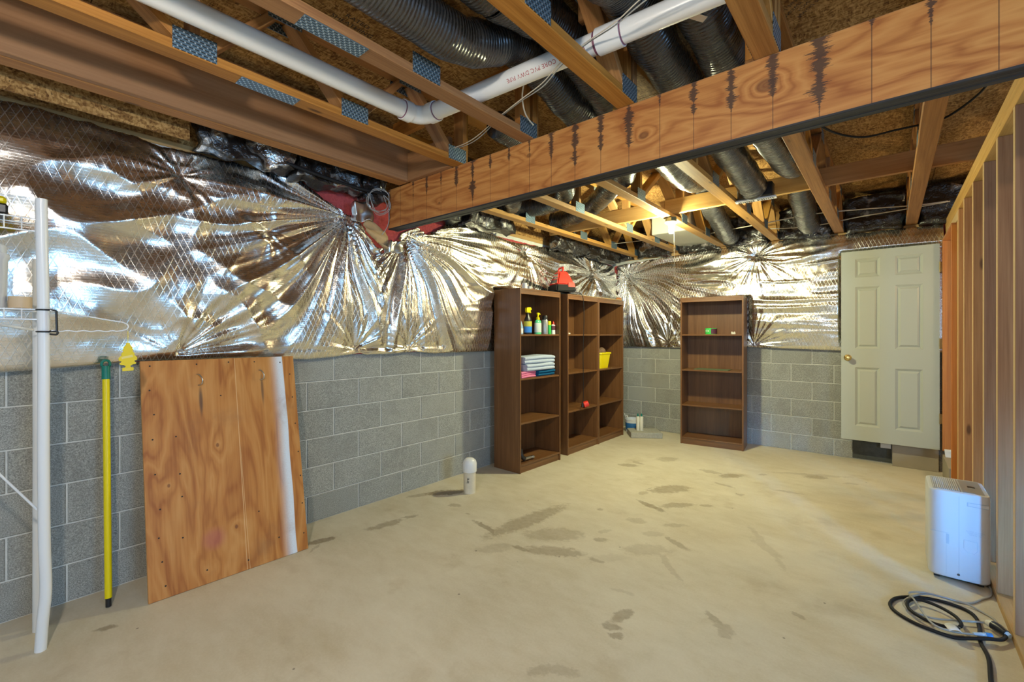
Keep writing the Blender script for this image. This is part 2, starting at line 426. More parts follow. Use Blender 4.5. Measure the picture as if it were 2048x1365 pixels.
def plyface(name, along, knots, cols, k=11.0, alongs=0.8, acr=4.5):
    """rotary-cut veneer: contour bands running along the axis, bending round the knots"""
    t = NT(name); v = t.obj(); x, y, z = t.xyz(v)
    sc = {'x': (alongs, 1, acr), 'z': (acr, 1, alongs)}[along]
    g = t.m_('MULTIPLY', t.noise(t.mp(v, sc, loc=(3.1, 0, 1.7)), 1.25, 3.5, .5, .5), k)
    km = None
    for kx, kz, kr in knots:
        q = t.mp(t.vadd(v, (-kx, 0, -kz)), (1, 0, 1.5) if along == 'x' else (1.5, 0, 1))
        l = t.length(q)
        g = t.m_('ADD', g, t.m_('MULTIPLY', t.m_('EXPONENT', t.m_('MULTIPLY', l, -16.0)), 4.2*kr/0.035))
        mk = t.ss(l, kr*1.2, kr*.7); km = mk if km is None else t.m_('MAXIMUM', km, mk)
    s = t.m_('SINE', t.m_('MULTIPLY', g, 2*PI))
    fs = {'x': (3, 40, 110), 'z': (110, 40, 3)}[along]
    fine = t.noise(t.mp(v, fs), 1.0, 4, .6)
    broad = t.noise(t.mp(v, tuple(q*1.6 for q in sc), loc=(9, 2, 4)), 1.2, 3, .5)
    f = t.m_('ADD', t.m_('MULTIPLY', t.m_('MULTIPLY', s, t.m_('ABSOLUTE', s)), .24), t.m_('ADD', -.10, t.m_('ADD', t.m_('MULTIPLY', broad, .62), t.m_('MULTIPLY', fine, .58))))
    c = t.ramp(f, [(0.12, cols[2]), (0.5, cols[1]), (0.85, cols[0])][::1] if False else [(0.12, cols[0]), (0.48, cols[1]), (0.85, cols[2])])
    if km is not None: c = t.mix(t.m_('MULTIPLY', km, .7), c, (0.17, 0.06, 0.02))
    return t, c, fine, (x, y, z), v

def beam_mat():
    t, c, fine, (x, y, z), v = plyface('beam_veneer', 'x', [(-.373+1.0975, .036, .042), (-1.573+1.0975, .064, .018), (-.888+1.0975, -.02, .026), (-2.35+1.0975, -.06, .012)],
        [(0.64, 0.30, 0.085), (0.55, 0.225, 0.058), (0.36, 0.115, 0.026)], 9, .8, 3.2)
    u = t.m_('ADD', t.m_('DIVIDE', t.m_('ADD', x, 2.789-1.0975), 0.1523), 20.5)
    cell = t.m_('FLOOR', u); d = t.m_('MULTIPLY', t.m_('ABSOLUTE', t.m_('SUBTRACT', t.m_('FRACT', u), .5)), .1523)
    wn = t.n('ShaderNodeTexWhiteNoise', {'noise_dimensions': '1D'}, W=cell).outputs['Value']
    ln = t.m_('MULTIPLY', t.ss(d, .0022, .0008), .72)
    feather = t.ss(t.noise(t.mp(v, (16, 1, 210)), 1.0, 4, .75), .34, .66); rough = t.ss(t.noise(t.mp(v, (5, 1, 26)), 1.0, 3, .6), .30, .72)
    hz = t.ss(z, -.02, .15)   # stains start at the top edge and run down
    cut = t.m_('ADD', t.m_('SUBTRACT', z, .13), t.m_('MULTIPLY', wn, .30))  # >0 inside the stain
    up = t.ss(cut, -.02, .05)
    wd = t.m_('MULTIPLY', t.m_('MULTIPLY', up, t.m_('ADD', .006, t.m_('MULTIPLY', wn, .042))), t.m_('MULTIPLY', t.m_('ADD', .12, rough), t.m_('ADD', .25, feather)))
    st = t.ss(t.m_('SUBTRACT', wd, d), -.001, .002)
    msk = t.m_('MAXIMUM', ln, t.m_('MULTIPLY', st, .9))
    c = t.mix(msk, c, (0.055, 0.03, 0.022))
    edge = t.m_('MULTIPLY', t.ss(t.m_('ABSOLUTE', z), .144, .152), .55)
    c = t.mix(edge, c, (0.22, 0.2, 0.19))
    return t.out(c, .5, 0, t.bump(fine, .1, .003), .4)
M['beam'] = beam_mat()
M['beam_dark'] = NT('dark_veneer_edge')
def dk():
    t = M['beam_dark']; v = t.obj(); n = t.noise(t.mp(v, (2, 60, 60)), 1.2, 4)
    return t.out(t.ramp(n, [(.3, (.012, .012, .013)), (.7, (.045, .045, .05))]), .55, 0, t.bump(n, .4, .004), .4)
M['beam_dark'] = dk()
def ply_mat():
    t, c, fine, (x, y, z), v = plyface('plywood_face', 'z', [(.33, .72, .012), (.40, .25, .012), (.10, .55, .01)],
        [(0.60, 0.285, 0.078), (0.52, 0.215, 0.047), (0.36, 0.118, 0.020)], 7, .9, 4.0)
    wob = t.m_('MULTIPLY', t.m_('SUBTRACT', t.noise(t.mp(v, (1, 1, 1.4)), 1.5, 1), .5), .022)
    xx = t.m_('ADD', x, wob)
    # sprayed white band: hard edge on the right, fading to the left
    band = t.m_('MULTIPLY', t.ss(xx, .61, .705), t.ss(xx, .722, .716))
    sp = t.noise(v, 140, 2); band = t.m_('MULTIPLY', t.m_('MULTIPLY', band, band), t.m_('ADD', .75, t.m_('MULTIPLY', sp, .5)), clamp=True)
    c = t.mix(band, c, (0.72, 0.78, 0.86))
    seam = t.m_('MAXIMUM', t.ss(t.m_('ABSOLUTE', t.m_('SUBTRACT', x, .442)), .0025, .001), t.m_('MULTIPLY', t.ss(t.m_('ABSOLUTE', t.m_('SUBTRACT', t.m_('SUBTRACT', x, t.m_('MULTIPLY', z, -.015)), .456)), .0018, .0006), t.ss(z, .75, .6)))
    c = t.mix(t.m_('MULTIPLY', seam, .7), c, (0.78, 0.52, 0.25))
    dirt = t.ss(t.noise(v, 3.0, 5, .6), .55, .75); c = t.mix(t.m_('MULTIPLY', dirt, .45), c, (0.27, 0.12, 0.045))
    def spot(px, pz, rx, rz, colr, st, c):
        l = t.length(t.mp(t.vadd(v, (-px, 0, -pz)), (1/rx, 0, 1/rz))); return t.mix(t.m_('MULTIPLY', t.ss(l, 1.1, .3), st), c, colr)
    c = spot(.262, .98, .012, .10, (.05, .035, .03), .75, c); c = spot(.585, 1.02, .010, .12, (.05, .035, .03), .65, c)
    c = spot(.29, .22, .07, .07, (.42, .10, .10), .5, c)
    return t.out(c, .5, 0, t.bump(fine, .12, .003), .35)
M['ply'] = ply_mat()
M['ply_edge'] = plain('plywood_edge', (0.45, 0.26, 0.11), .8, var=.4, nscale=60)

M['pvc'] = plain('white_pvc', (0.82, 0.81, 0.78), .28, spec=.5, var=.05, nscale=4)
M['pvc_old'] = plain('stained_pvc', (0.72, 0.64, 0.48), .45, var=.25, nscale=14)
M['primer'] = plain('purple_primer', (0.20, 0.07, 0.12), .4)
M['ink_red'] = plain('red_ink', (0.42, 0.05, 0.06), .6)
M['ink'] = plain('black_ink', (0.025, 0.017, 0.012), .7)
M['white_paint'] = plain('white_enamel', (0.80, 0.82, 0.83), .3, spec=.5)
M['black'] = plain('black_plastic', (0.016, 0.016, 0.018), .35, spec=.5)
M['black_matte'] = plain('matte_black_plastic', (0.014, 0.014, 0.015), .65, spec=.15)
M['black_rubber'] = plain('black_rubber', (0.013, 0.013, 0.014), .55, spec=.25)
M['grey_cable'] = plain('grey_cable', (0.36, 0.36, 0.34), .45)
M['tan_cable'] = plain('white_cable_jacket', (0.62, 0.56, 0.45), .45)
M['blue_p'] = plain('blue_plastic_and_plug_light', (0.04, 0.25, 0.75), .4)
M['yellow'] = plain('yellow_plastic', (0.86, 0.70, 0.0), .35, spec=.5, var=.06)
M['yellow_card'] = plain('yellow_card', (0.90, 0.72, 0.05), .6)
M['pale_yellow'] = plain('pale_yellow_print', (0.90, 0.78, 0.30), .6)
M['green_p'] = plain('dark_green_plastic', (0.0, 0.19, 0.14), .4)
M['red'] = plain('red_plastic', (0.72, 0.035, 0.022), .32, spec=.5)
M['dgrey'] = plain('charcoal_plastic', (0.055, 0.06, 0.06), .4)
M['steel'] = plain('steel', (0.55, 0.55, 0.54), .3, 1.0)
M['brass'] = plain('brass', (0.72, 0.50, 0.16), .22, 1.0)
M['brass_dull'] = plain('dull_brass', (0.40, 0.28, 0.11), .4, .9)
M['door'] = plain('ivory_door_paint', (0.50, 0.525, 0.455), .42, spec=.4)
M['dehum'] = plain('white_appliance_plastic', (0.60, 0.62, 0.645), .35, spec=.45)
M['dehum_g'] = plain('grey_panel', (0.30, 0.29, 0.29), .3)
M['line'] = plain('seam_grey', (0.42, 0.48, 0.55), .6)
M['tape'] = plain('tan_tape', (0.62, 0.45, 0.27), .5)
M['bucket'] = plain('white_bucket_plastic', (0.82, 0.85, 0.88), .35)
M['towel_b'] = plain('pale_blue_terry', (0.50, 0.58, 0.72), .95, var=.15, nscale=120, bump=.6, spec=.05)
M['towel_d'] = plain('dark_blue_terry', (0.015, 0.12, 0.26), .95, var=.2, nscale=120, bump=.6, spec=.05)
M['towel_p'] = plain('pink_terry', (0.80, 0.25, 0.42), .95, var=.2, nscale=120, bump=.6, spec=.05)
M['green_l'] = plain('bright_green_label', (0.05, 0.62, 0.10), .4)
M['soap'] = plain('green_liquid_soap', (0.10, 0.62, 0.28), .2, spec=.6)
M['label_w'] = plain('pale_label', (0.62, 0.70, 0.66), .5)
M['clearp'] = plain('hazy_plastic', (0.55, 0.57, 0.55), .25)
M['grey_can'] = plain('grey_can', (0.42, 0.43, 0.44), .3, .4)
M['maroon'] = plain('maroon_label', (0.11, 0.03, 0.05), .5)
M['blue_d'] = plain('blue_label', (0.03, 0.16, 0.42), .4)
M['mat_green'] = plain('dull_green_mat', (0.12, 0.16, 0.08), .8, var=.2, nscale=60)
M['brown_ball'] = plain('scuffed_brown_ball', (0.22, 0.13, 0.08), .8, var=.4, nscale=20)
M['cream'] = plain('cream_plastic', (0.75, 0.72, 0.60), .5)
M['paper'] = plain('white_paper', (0.82, 0.83, 0.84), .7)
M['board_tan'] = plain('tan_board', (0.36, 0.31, 0.23), .8, var=.12, nscale=5)
M['sheet'] = plain('pale_sheet_metal', (0.58, 0.57, 0.50), .45, .3)
M['porcelain'] = plain('white_porcelain', (0.78, 0.78, 0.74), .25)
M['boxgreen'] = plain('dark_green_grey_box', (0.05, 0.075, 0.065), .5)
def em(name, col, st):
    t = NT(name); return t.out(col, .4, Emission_Color=col, Emission_Strength=st)
M['bulb'] = em('lit_bulb', (1.0, 0.98, 0.86), 14)
M['stone'] = plain('rough_paver', (0.40, 0.39, 0.34), .95, var=.35, nscale=40, bump=.5)
M['paint_wall'] = plain('painted_board', (0.60, 0.57, 0.52), .8)
def plate_mat():
    t = NT('galvanised_plate'); v = t.obj(); x, y, z = t.xyz(v)
    def cell(a, p): return t.m_('ABSOLUTE', t.m_('SUBTRACT', t.m_('FRACT', t.m_('DIVIDE', a, p)), .5))
    row = t.m_('FLOOR', t.m_('DIVIDE', y, .0125))
    xs = t.m_('ADD', x, t.m_('MULTIPLY', row, .0085))
    slot = t.m_('MULTIPLY', t.ss(cell(xs, .021), .36, .28), t.ss(cell(y, .0125), .22, .14))
    dot = t.m_('MULTIPLY', t.ss(t.m_('ABSOLUTE', t.m_('SUBTRACT', cell(xs, .021), .46)), .09, .04), t.ss(cell(y, .0125), .30, .2))
    c = t.mix(t.noise(v, 25, 3), (0.13, 0.23, 0.32), (0.24, 0.37, 0.48))
    c = t.mix(slot, c, (0.02, 0.022, 0.025)); c = t.mix(dot, c, (0.75, 0.82, 0.84))
    return t.out(c, .38, t.m_('SUBTRACT', .75, t.m_('MULTIPLY', slot, .7)), t.bump(t.m_('SUBTRACT', dot, slot), .5, .003))
M['nail_plate'] = plate_mat()

# ------------------------------------------------------------------ the room shell
YB, XL = 6.066, -3.14
fl = MB(); fl.box(-3.4, 3.9, -3.3, 6.3, -0.12, 0.0)
obj('floor', fl, M['floor'], kind='structure', label='stained tan concrete basement floor')

ceil_ = obj('ceiling', MB().box(-3.35, 3.9, -3.3, 6.3, 2.874, 2.90), M['osb'], kind='structure', label='underside of the subfloor above the trusses')
sh = {}
for j in range(8):
    y0 = -3.28+j*1.20
    for i in range(-1, 3):
        x0 = -3.34+i*2.44+(1.22 if j % 2 else 0); a, b = max(x0, -3.34), min(x0+2.436, 3.88)
        if b-a < 0.05: continue
        k = round(b-a, 3)
        if k not in sh: sh[k] = meshof('osb_sheet', MB().box(-k/2, k/2, -.598, .598, 0, .022), M['osb'])
        obj('osb_sheet', sh[k], None, ceil_, ((a+b)/2, y0+.6, 2.85))

wl = obj('wall_left', MB().box(-3.36, XL-.005, -3.3, 6.3, 0, 2.41), M['mortar'], kind='structure', label='concrete block wall behind the foil blanket on the left')
wb = obj('wall_back', MB().box(-3.14, 3.9, YB+.005, 6.3, 0, 2.41), M['mortar'], kind='structure', label='concrete block wall behind the foil blanket at the back')
_blk = {}
def blockmesh(L, H):
    k = (round(L, 3), round(H, 3))
    if k not in _blk:
        a, c, d = L/2-.0032, .0045, .02; h0, h1 = .0032, H-.0032
        mb = MB()
        mb.add([(-a+c,0,h0+c),(a-c,0,h0+c),(a-c,0,h1-c),(-a+c,0,h1-c),(-a,c,h0),(a,c,h0),(a,c,h1),(-a,c,h1),(-a,d,h0),(a,d,h0),(a,d,h1),(-a,d,h1)],
               [(0,1,2,3),(0,4,5,1),(1,5,6,2),(2,6,7,3),(3,7,4,0),(4,8,9,5),(5,9,10,6),(6,10,11,7),(7,11,8,4)])
        _blk[k] = meshof('concrete_block', mb, M['block'])
    return _blk[k]
def courses(parent, a0, a1, joint, step, place):
    zz = [0.0, .189, .392, .595, .798, 1.001, 1.205]
    for r in range(6):
        j = joint + (0 if r % 2 else step/2)
        j -= math.ceil((j-a0)/step)*step
        while j < a1:
            s_, e_ = max(j, a0), min(j+step, a1)
            if e_-s_ > .04:
                o = obj('concrete_block', blockmesh(e_-s_, zz[r+1]-zz[r]), None, parent); place(o, (s_+e_)/2, zz[r])
            j += step
def pl_left(o, a, z): o.location = (XL+random.uniform(-.001, .001), a, z); o.rotation_euler = (0, 0, PI/2)
def pl_back(o, a, z): o.location = (a, YB+random.uniform(-.001, .001), z)
random.seed(4)
courses(wl, -0.75, 6.05, 1.679, .4015, pl_left)
courses(wb, -3.13, .44, -1.079, .4064, pl_back)
obj('dark_coating_patch', MB().cbox(-.305, .016, YB-.006, YB+.004, .012, .205, .003), M['mortar_dark'], wb, label='dark coated patch at the foot of the wall')
# sill plates and rim boards on top of the block walls
stick('sill_plate', (-3.215, -3.2, 2.43), (-3.215, 6.2, 2.43), .14, .038, M['plate_wood'], wl)
stick('sill_plate', (-3.0, 6.13, 2.43), (3.8, 6.13, 2.43), .14, .038, M['plate_wood'], wb)
obj('rim_board', MB().box(-3.17, -3.148, -3.2, 6.2, 2.45, 2.85), M['osb'], wl)
obj('rim_board', MB().box(-3.14, 3.8, 6.18, 6.2, 2.45, 2.85), M['osb'], wb)
# walls behind and beside the camera, with the windows the daylight comes through and an added frame around the blue beam
wr = MB()
for b in ((-3.4, -.35, 0, 2.9), (2.15, 3.9, 0, 2.9), (-.35, 2.15, 0, .25), (-.35, 2.15, 2.25, 2.9)): wr.box(b[0], b[1], -3.4, -3.2, b[2], b[3])
obj('wall_rear', wr, M['block'], kind='structure')
ws = MB()
for b in ((-3.3, -2.2, 0, 2.9), (-1.3, -.1, 0, 2.9), (1.6, 6.3, 0, 2.9), (-.1, 1.6, 0, .8), (-.1, 1.6, 2.1, 2.9), (-2.2, -1.3, 0, 1.15), (-2.2, -1.3, 1.95, 2.9)): ws.box(3.75, 3.95, b[0], b[1], b[2], b[3])
obj('wall_side', ws, M['block'], kind='structure')
wf = MB()
for b in ((-.35, -.27, .25, 2.25), (2.07, 2.15, .25, 2.25), (.86, .94, .25, 2.25), (-.35, 2.15, .25, .33), (-.35, 2.15, 2.17, 2.25)): wf.box(b[0], b[1], -3.33, -3.25, b[2], b[3])
obj('window_1', wf, M['white_paint'], kind='structure')
wf = MB()
for b in ((-.1, -.03, .8, 2.1), (1.53, 1.6, .8, 2.1), (.72, .78, .8, 2.1), (-.1, 1.6, .8, .87), (-.1, 1.6, 2.03, 2.1)): wf.box(3.82, 3.88, b[0], b[1], b[2], b[3])
obj('window_2', wf, M['white_paint'], kind='structure')

wf = MB()
for b in ((-2.2, -2.14, 1.15, 1.95), (-1.36, -1.3, 1.15, 1.95), (-2.2, -1.3, 1.15, 1.21), (-2.2, -1.3, 1.89, 1.95)): wf.box(3.82, 3.88, b[0], b[1], b[2], b[3])
obj('added_window', wf, M['white_paint'], kind='structure')  # unseen frame added around the beam that lights the dehumidifier

# stud wall on the right
SX0, SX1 = .416, .505; SXC = (SX0+SX1)/2
wr_ = thing('wall_right', 'open stud wall of bare lumber on the right', None, (SXC, 3.5, 0), kind='structure')
OR = (SXC, 3.5, 0)
for y in (2.10, 2.47, 2.889, 3.30, 3.73, 4.165, 4.625, 4.985):
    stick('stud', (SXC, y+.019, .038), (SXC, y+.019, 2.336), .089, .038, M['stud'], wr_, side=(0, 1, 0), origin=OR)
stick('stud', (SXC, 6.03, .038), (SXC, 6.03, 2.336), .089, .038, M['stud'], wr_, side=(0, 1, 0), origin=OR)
for k in range(3):
    stick('top_plate', (SXC, 2.105, 2.3555+k*.0382), (SXC, 6.06, 2.3555+k*.0382), .089, .038, M['plate_wood'], wr_, origin=OR)
stick('bottom_plate', (SXC, 2.1, .019), (SXC, 5.06, .019), .10, .038, M['plate_wood'], wr_, origin=OR)
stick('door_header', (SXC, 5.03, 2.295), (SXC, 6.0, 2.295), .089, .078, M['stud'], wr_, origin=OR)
stick('trimmer_stud', (SXC, 5.052, .038), (SXC, 5.052, 2.25), .089, .036, M['plate_wood'], wr_, side=(0, 1, 0), origin=OR)

# door frame (orange stained jambs) and the open six-panel door
JX0, JX1 = .385, .520
tr = thing('trim_1', 'orange stained wooden door frame', None, ((JX0+JX1)/2, 5.5, 0), kind='structure'); OJ = ((JX0+JX1)/2, 5.5, 0)
jc = (JX0+JX1)/2; jw = JX1-JX0
stick('jamb', (jc, 5.105, .0), (jc, 5.105, 2.25), jw, .02, M['jamb'], tr, side=(0, 1, 0), origin=OJ)
stick('jamb', (jc, 5.90, .235), (jc, 5.90, 2.25), jw, .02, M['jamb'], tr, side=(0, 1, 0), origin=OJ)
stick('head_jamb', (jc, 5.095, 2.24), (jc, 5.91, 2.24), jw, .02, M['jamb'], tr, origin=OJ)
stick('door_stop', (jc+.012, 5.884, .235), (jc+.012, 5.884, 2.23), .034, .012, M['jamb'], tr, side=(0, 1, 0), origin=OJ)
stick('threshold_block', (jc, 5.30, .10), (jc, 5.89, .10), jw, .20, M['board_tan'], tr, origin=OJ)

DZ0, DZ1, DW = .232, 2.214, .762
d1 = thing('door_1', 'ivory six panel door standing open against the back wall', None, (.368, 5.915, DZ0), kind='structure')
# local: x from -DW (knob side) to 0 (hinges), front face at y = 0 facing the camera, back at .035
DH = DZ1-DZ0
pan = []
for (xa, xb) in ((-.645, -.442), (-.325, -.117)):
    for (za, zb) in ((.150, .765), (.960, 1.605), (1.705, 1.900)): pan.append((xa, xb, za*DH/1.982, zb*DH/1.982))
leaf = MB()
xs = sorted({-DW, 0.0}|{p[0] for p in pan}|{p[1] for p in pan}); zs = sorted({0.0, DH}|{p[2] for p in pan}|{p[3] for p in pan})
for i in range(len(xs)-1):
    for j in range(len(zs)-1):
        inside = any(p[0]-1e-6 <= xs[i] and xs[i+1] <= p[1]+1e-6 and p[2]-1e-6 <= zs[j] and zs[j+1] <= p[3]+1e-6 for p in pan)
        if not inside:
            leaf.add([(xs[i],0,zs[j]),(xs[i+1],0,zs[j]),(xs[i+1],0,zs[j+1]),(xs[i],0,zs[j+1])], [(0,1,2,3)])
for p in pan:  # sloping sticking down to a sunk field
    g, dp = .020, .014; a, b, c_, d_ = p
    leaf.add([(a,0,c_),(b,0,c_),(b,0,d_),(a,0,d_),(a+g,dp,c_+g),(b-g,dp,c_+g),(b-g,dp,d_-g),(a+g,dp,d_-g)],
             [(0,1,5,4),(1,2,6,5),(2,3,7,6),(3,0,4,7),(4,5,6,7)])
leaf.add([(-DW,0,0),(0,0,0),(0,0,DH),(-DW,0,DH),(-DW,.035,0),(0,.035,0),(0,.035,DH),(-DW,.035,DH)], [(4,7,6,5),(0,4,5,1),(1,5,6,2),(2,6,7,3),(3,7,4,0)])
bm = bmesh.new(); me = meshof('t', leaf, None); bm.from_mesh(me); bmesh.ops.remove_doubles(bm, verts=bm.verts, dist=1e-5); bmesh.ops.recalc_face_normals(bm, faces=bm.faces)
leaf = MB(); leaf.frombm(bm)
lf = obj('door_leaf', leaf, M['door'], d1)
for p in pan:
    g, s_ = .024, .018; a, b, c_, d_ = p[0]+g, p[1]-g, p[2]+g, p[3]-g
    mb = MB(); mb.add([(a,.0141,c_),(b,.0141,c_),(b,.0141,d_),(a,.0141,d_),(a+s_,.002,c_+s_),(b-s_,.002,c_+s_),(b-s_,.002,d_-s_),(a+s_,.002,d_-s_)],
                      [(0,1,5,4),(1,2,6,5),(2,3,7,6),(3,0,4,7),(4,5,6,7),(3,2,1,0)])
    obj('raised_panel', mb, M['door'], lf)
kb = MB().lathe([(.001, 0), (.032, .0), (.034, .004), (.030, .009), (.013, .012), (.012, .030), (.022, .036), (.029, .046), (.029, .056), (.021, .066), (.001, .069)], 20)
kn = obj('door_knob', kb, M['brass'], d1, (-.706, 0, .862), (PI/2, 0, 0), smooth=True)
for z in (.30, 1.02, 1.755):
    hm = MB().cbox(-.002, .030, -.004, -.001, z-.048, z+.048, .0012)
    h_ = obj('hinge', hm, M['brass_dull'], d1)
    obj('hinge_barrel', MB().tube([(.003, -.008, z-.05), (.003, -.008, z+.05)], .0055, 10), M['brass_dull'], h_)

# ------------------------------------------------------------------ the beam
BX0, BX1 = -2.945, .75
bm_ = thing('support_beam', 'thick orange veneered timber beam with dark vertical stains crossing the room', 'beam', (-1.0975, 2.058, 2.149))
L = BX1-BX0
def bx(n, a, b, z0, z1, mat, lab=None):
    mb = MB().cbox(-L/2, L/2, a, b, (z0-z1)/2, (z1-z0)/2, .0015); return obj(n, mb, mat, bm_, (0, 0, (z0+z1)/2), label=lab)
# three plies side by side; their undersides are black
obj('face_ply', MB().cbox(-L/2, L/2, -.0435, -.0165, -.149, .149, .002), M['beam'], bm_, (-.0, 0, .151))
obj('middle_ply', MB().cbox(-L/2, L/2, -.0155, .0135, -.147, .147, .002), M['beam'], bm_, (0, 0, .151))
obj('rear_ply', MB().cbox(-L/2, L/2, .0145, .0435, -.149, .149, .002), M['beam'], bm_, (0, 0, .151))
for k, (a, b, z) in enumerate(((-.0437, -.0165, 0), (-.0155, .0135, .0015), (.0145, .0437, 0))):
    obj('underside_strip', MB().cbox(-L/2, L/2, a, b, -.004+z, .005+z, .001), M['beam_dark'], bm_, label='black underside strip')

# ------------------------------------------------------------------ floor trusses
TZ0, TZ1 = 2.45, 2.85
def truss(X, y0, y1, nb, ntp, label, mat, verts=(), splice=(), skip=(), group=None):
    t = thing('floor_truss', label, 'truss', (X, (y0+y1)/2, TZ0)); O = (X, (y0+y1)/2, TZ0)
    stick('bottom_chord', (X, y0, TZ0+.019), (X, y1, TZ0+.019), .089, .038, mat, t, origin=O, bev=.003)
    stick('top_chord', (X, y0, TZ1-.020), (X, y1, TZ1-.020), .089, .038, mat, t, origin=O, bev=.003)
    seq = []
    for i, b in enumerate(nb):
        for c_ in ntp:
            if abs(c_-b) < .85: seq.append((b, c_))
    for b, c_ in seq:
        if any(abs(b-s_[0]) < .02 and abs(c_-s_[1]) < .02 for s_ in skip): continue
        o_ = .03 if c_ > b else -.03
        p0 = Vector((X, b+o_, TZ0+.036)); p1 = Vector((X, c_-o_, TZ1-.038)); d = (p1-p0).normalized()
        stick('web', p0, p1, .086, .036, mat, t, side=(0, d.z, -d.y), origin=O)
    for yv in list(verts)+[y0+.02, y1-.02]:
        stick('upright_web', (X, yv, TZ0+.038), (X, yv, TZ1-.039), .086, .036, mat, t, side=(0, 1, 0), origin=O)
    for b in nb:
        for s_ in (-1, 1):
            stick('nail_plate', (X+s_*.0450, b-.075, TZ0+.048), (X+s_*.0450, b+.075, TZ0+.048), .088, .0022, M['nail_plate'], t, side=(s_, 0, 0), origin=O, bev=0)
    for c_ in ntp:
        for s_ in (-1, 1):
            stick('nail_plate', (X+s_*.0450, c_-.075, TZ1-.045), (X+s_*.0450, c_+.075, TZ1-.045), .075, .0022, M['nail_plate'], t, side=(s_, 0, 0), origin=O, bev=0)
    for a, b in splice:
        stick('splice_plate', (X, a, TZ0-.0009), (X, b, TZ0-.0009), .078, .0022, M['nail_plate'], t, side=(0, 0, -1), origin=O, bev=0)
    return t
NBn = [-2.6, -1.9, -1.2, -.5, .55, 1.25, 1.97]; NTn = [-2.95, -2.25, -1.55, -.85, 0.1, .9, 1.6]
NBf = [2.40, 3.52, 4.54, 5.29, 5.98]; NTf = [2.95, 4.0, 4.92, 5.64]
ordn = ['first', 'second', 'third', 'fourth', 'fifth', 'sixth', 'seventh']
for i, X in enumerate((-2.165, -1.585, -.98, -.375)):
    truss(X, -3.15, 2.055, NBn, NTn, 'orange floor truss on the near side of the beam, %s from the foil wall' % ordn[i], M['truss'],
          verts=(.55,) if i == 0 else (1.97,), splice=[(.72, .97)] if i < 2 else [(.2, .45)] if i == 2 else [],
          skip=[(1.25, .9), (1.25, 1.6), (1.97, 1.6)] if i == 1 else ([(1.25, 1.6)] if i == 2 else []))
for i, X in enumerate((-2.775, -2.20, -1.612, -1.03, -.42, .17)):
    truss(X, 2.062, 6.17, NBf, NTf, 'pale floor truss beyond the beam, %s from the left foil wall' % ordn[i], M['truss_far'] if i < 4 else M['truss'],
          verts=(3.52, 4.54) if i < 3 else (4.54, 3.1), splice=[],
          skip={0: [(3.52, 4.0), (3.52, 2.95), (4.54, 4.0)], 1: [(3.52, 2.95), (3.52, 4.0)], 2: [(3.52, 2.95)]}.get(i, []))
truss(.78, -3.15, 6.17, NBn+NBf[1:], NTn+NTf[1:], 'floor truss above and beyond the open stud wall', M['truss'], verts=(3.1, 4.54))

# solid board along the first bay, truss chord beside it
stick('edge_joist', (-2.683, -3.15, 2.62), (-2.683, 2.01, 2.62), .336, .038, M['joist'], side=(1, 0, 0), bev=.003,
      label='deep solid orange board running along the top of the foil wall', cat='joist')
stick('edge_plank', (-2.750, -3.15, 2.470), (-2.750, 2.01, 2.470), .089, .038, M['joist'], side=(0, 0, 1), bev=.003,
      label='narrow flat timber fixed behind the deep edge board', cat='timber')
obj('blocking_panel', MB().cbox(-.006, .006, -.80, .80, -.215, .215, .001), M['osb'], None, (-2.955, -.06, 2.625), label='rough chipboard panel above the foil at upper left', cat='panel')
# strongback boards threaded through the trusses
stick('strongback_board', (-3.02, 4.27, 2.562), (-1.66, 4.27, 2.562), .14, .038, M['plate_wood'], side=(0, 1, 0), label='pale cross board above the far bookcases, left of the light bulb', cat='board')
stick('strongback_board', (-1.655, 4.262, 2.562), (-.43, 4.235, 2.562), .14, .038, M['plate_wood'], side=(0, 1, 0), label='pale cross board right behind the light bulb', cat='board')
stick('strongback_board', (-.425, 4.225, 2.562), (.76, 4.215, 2.562), .14, .038, M['joist'], side=(0, 1, 0), label='dark brown cross board over the white door side', cat='board')
stick('strongback_board', (-2.64, 1.86, 2.752), (-1.50, 1.86, 2.752), .10, .036, M['truss'], side=(0, 1, 0), label='orange cross board on the near side, left of the sagging duct', cat='board')
stick('strongback_board', (-1.055, 1.72, 2.775), (-.925, 1.72, 2.775), .10, .036, M['truss'], side=(0, 1, 0), label='short orange cross board right of the third near truss', cat='board')
stick('end_block', (-2.66, 2.00, 2.55), (-2.22, 2.00, 2.55), .20, .036, M['joist'], side=(0, 1, 0), label='short brown block closing the bay at the beam end', cat='board')

# ------------------------------------------------------------------ foil faced insulation
def vnoise(x, y, seed):
    rng = np.random.RandomState(seed); g = rng.rand(64, 64)*2-1
    xi = np.floor(x).astype(int); yi = np.floor(y).astype(int); fx = x-xi; fy = y-yi
    fx = fx*fx*(3-2*fx); fy = fy*fy*(3-2*fy); a = xi % 64; b = yi % 64; a1 = (a+1) % 64; b1 = (b+1) % 64
    return (g[a, b]*(1-fx)+g[a1, b]*fx)*(1-fy)+(g[a, b1]*(1-fx)+g[a1, b1]*fx)*fy
def ridge(n): return 1-np.abs(n)*1.6
def radial(U, V, pin, seed):
    u, v, depth, rp, amp, Lr, nf = pin
    dx, dy = U-u, V-v; r = np.sqrt(dx*dx+dy*dy)+1e-6; th = np.arctan2(dy, dx)
    th = th + .22*vnoise(U*2+seed, V*2, seed)*np.minimum(r, .5)
    rng = np.random.RandomState(seed+99); f = 0
    for k in range(5):
        n = int(nf*(.45+.35*k)); f = f+(ridge(np.sin(n*.5*th+rng.rand()*6.28))-.35)*(1.0/(1+.5*k))*(.6+.8*rng.rand())
    env = (r/(r+.07))*np.exp(-(r/Lr)**1.3)
    return amp*f*env - depth*np.exp(-(r/rp)**1.2)
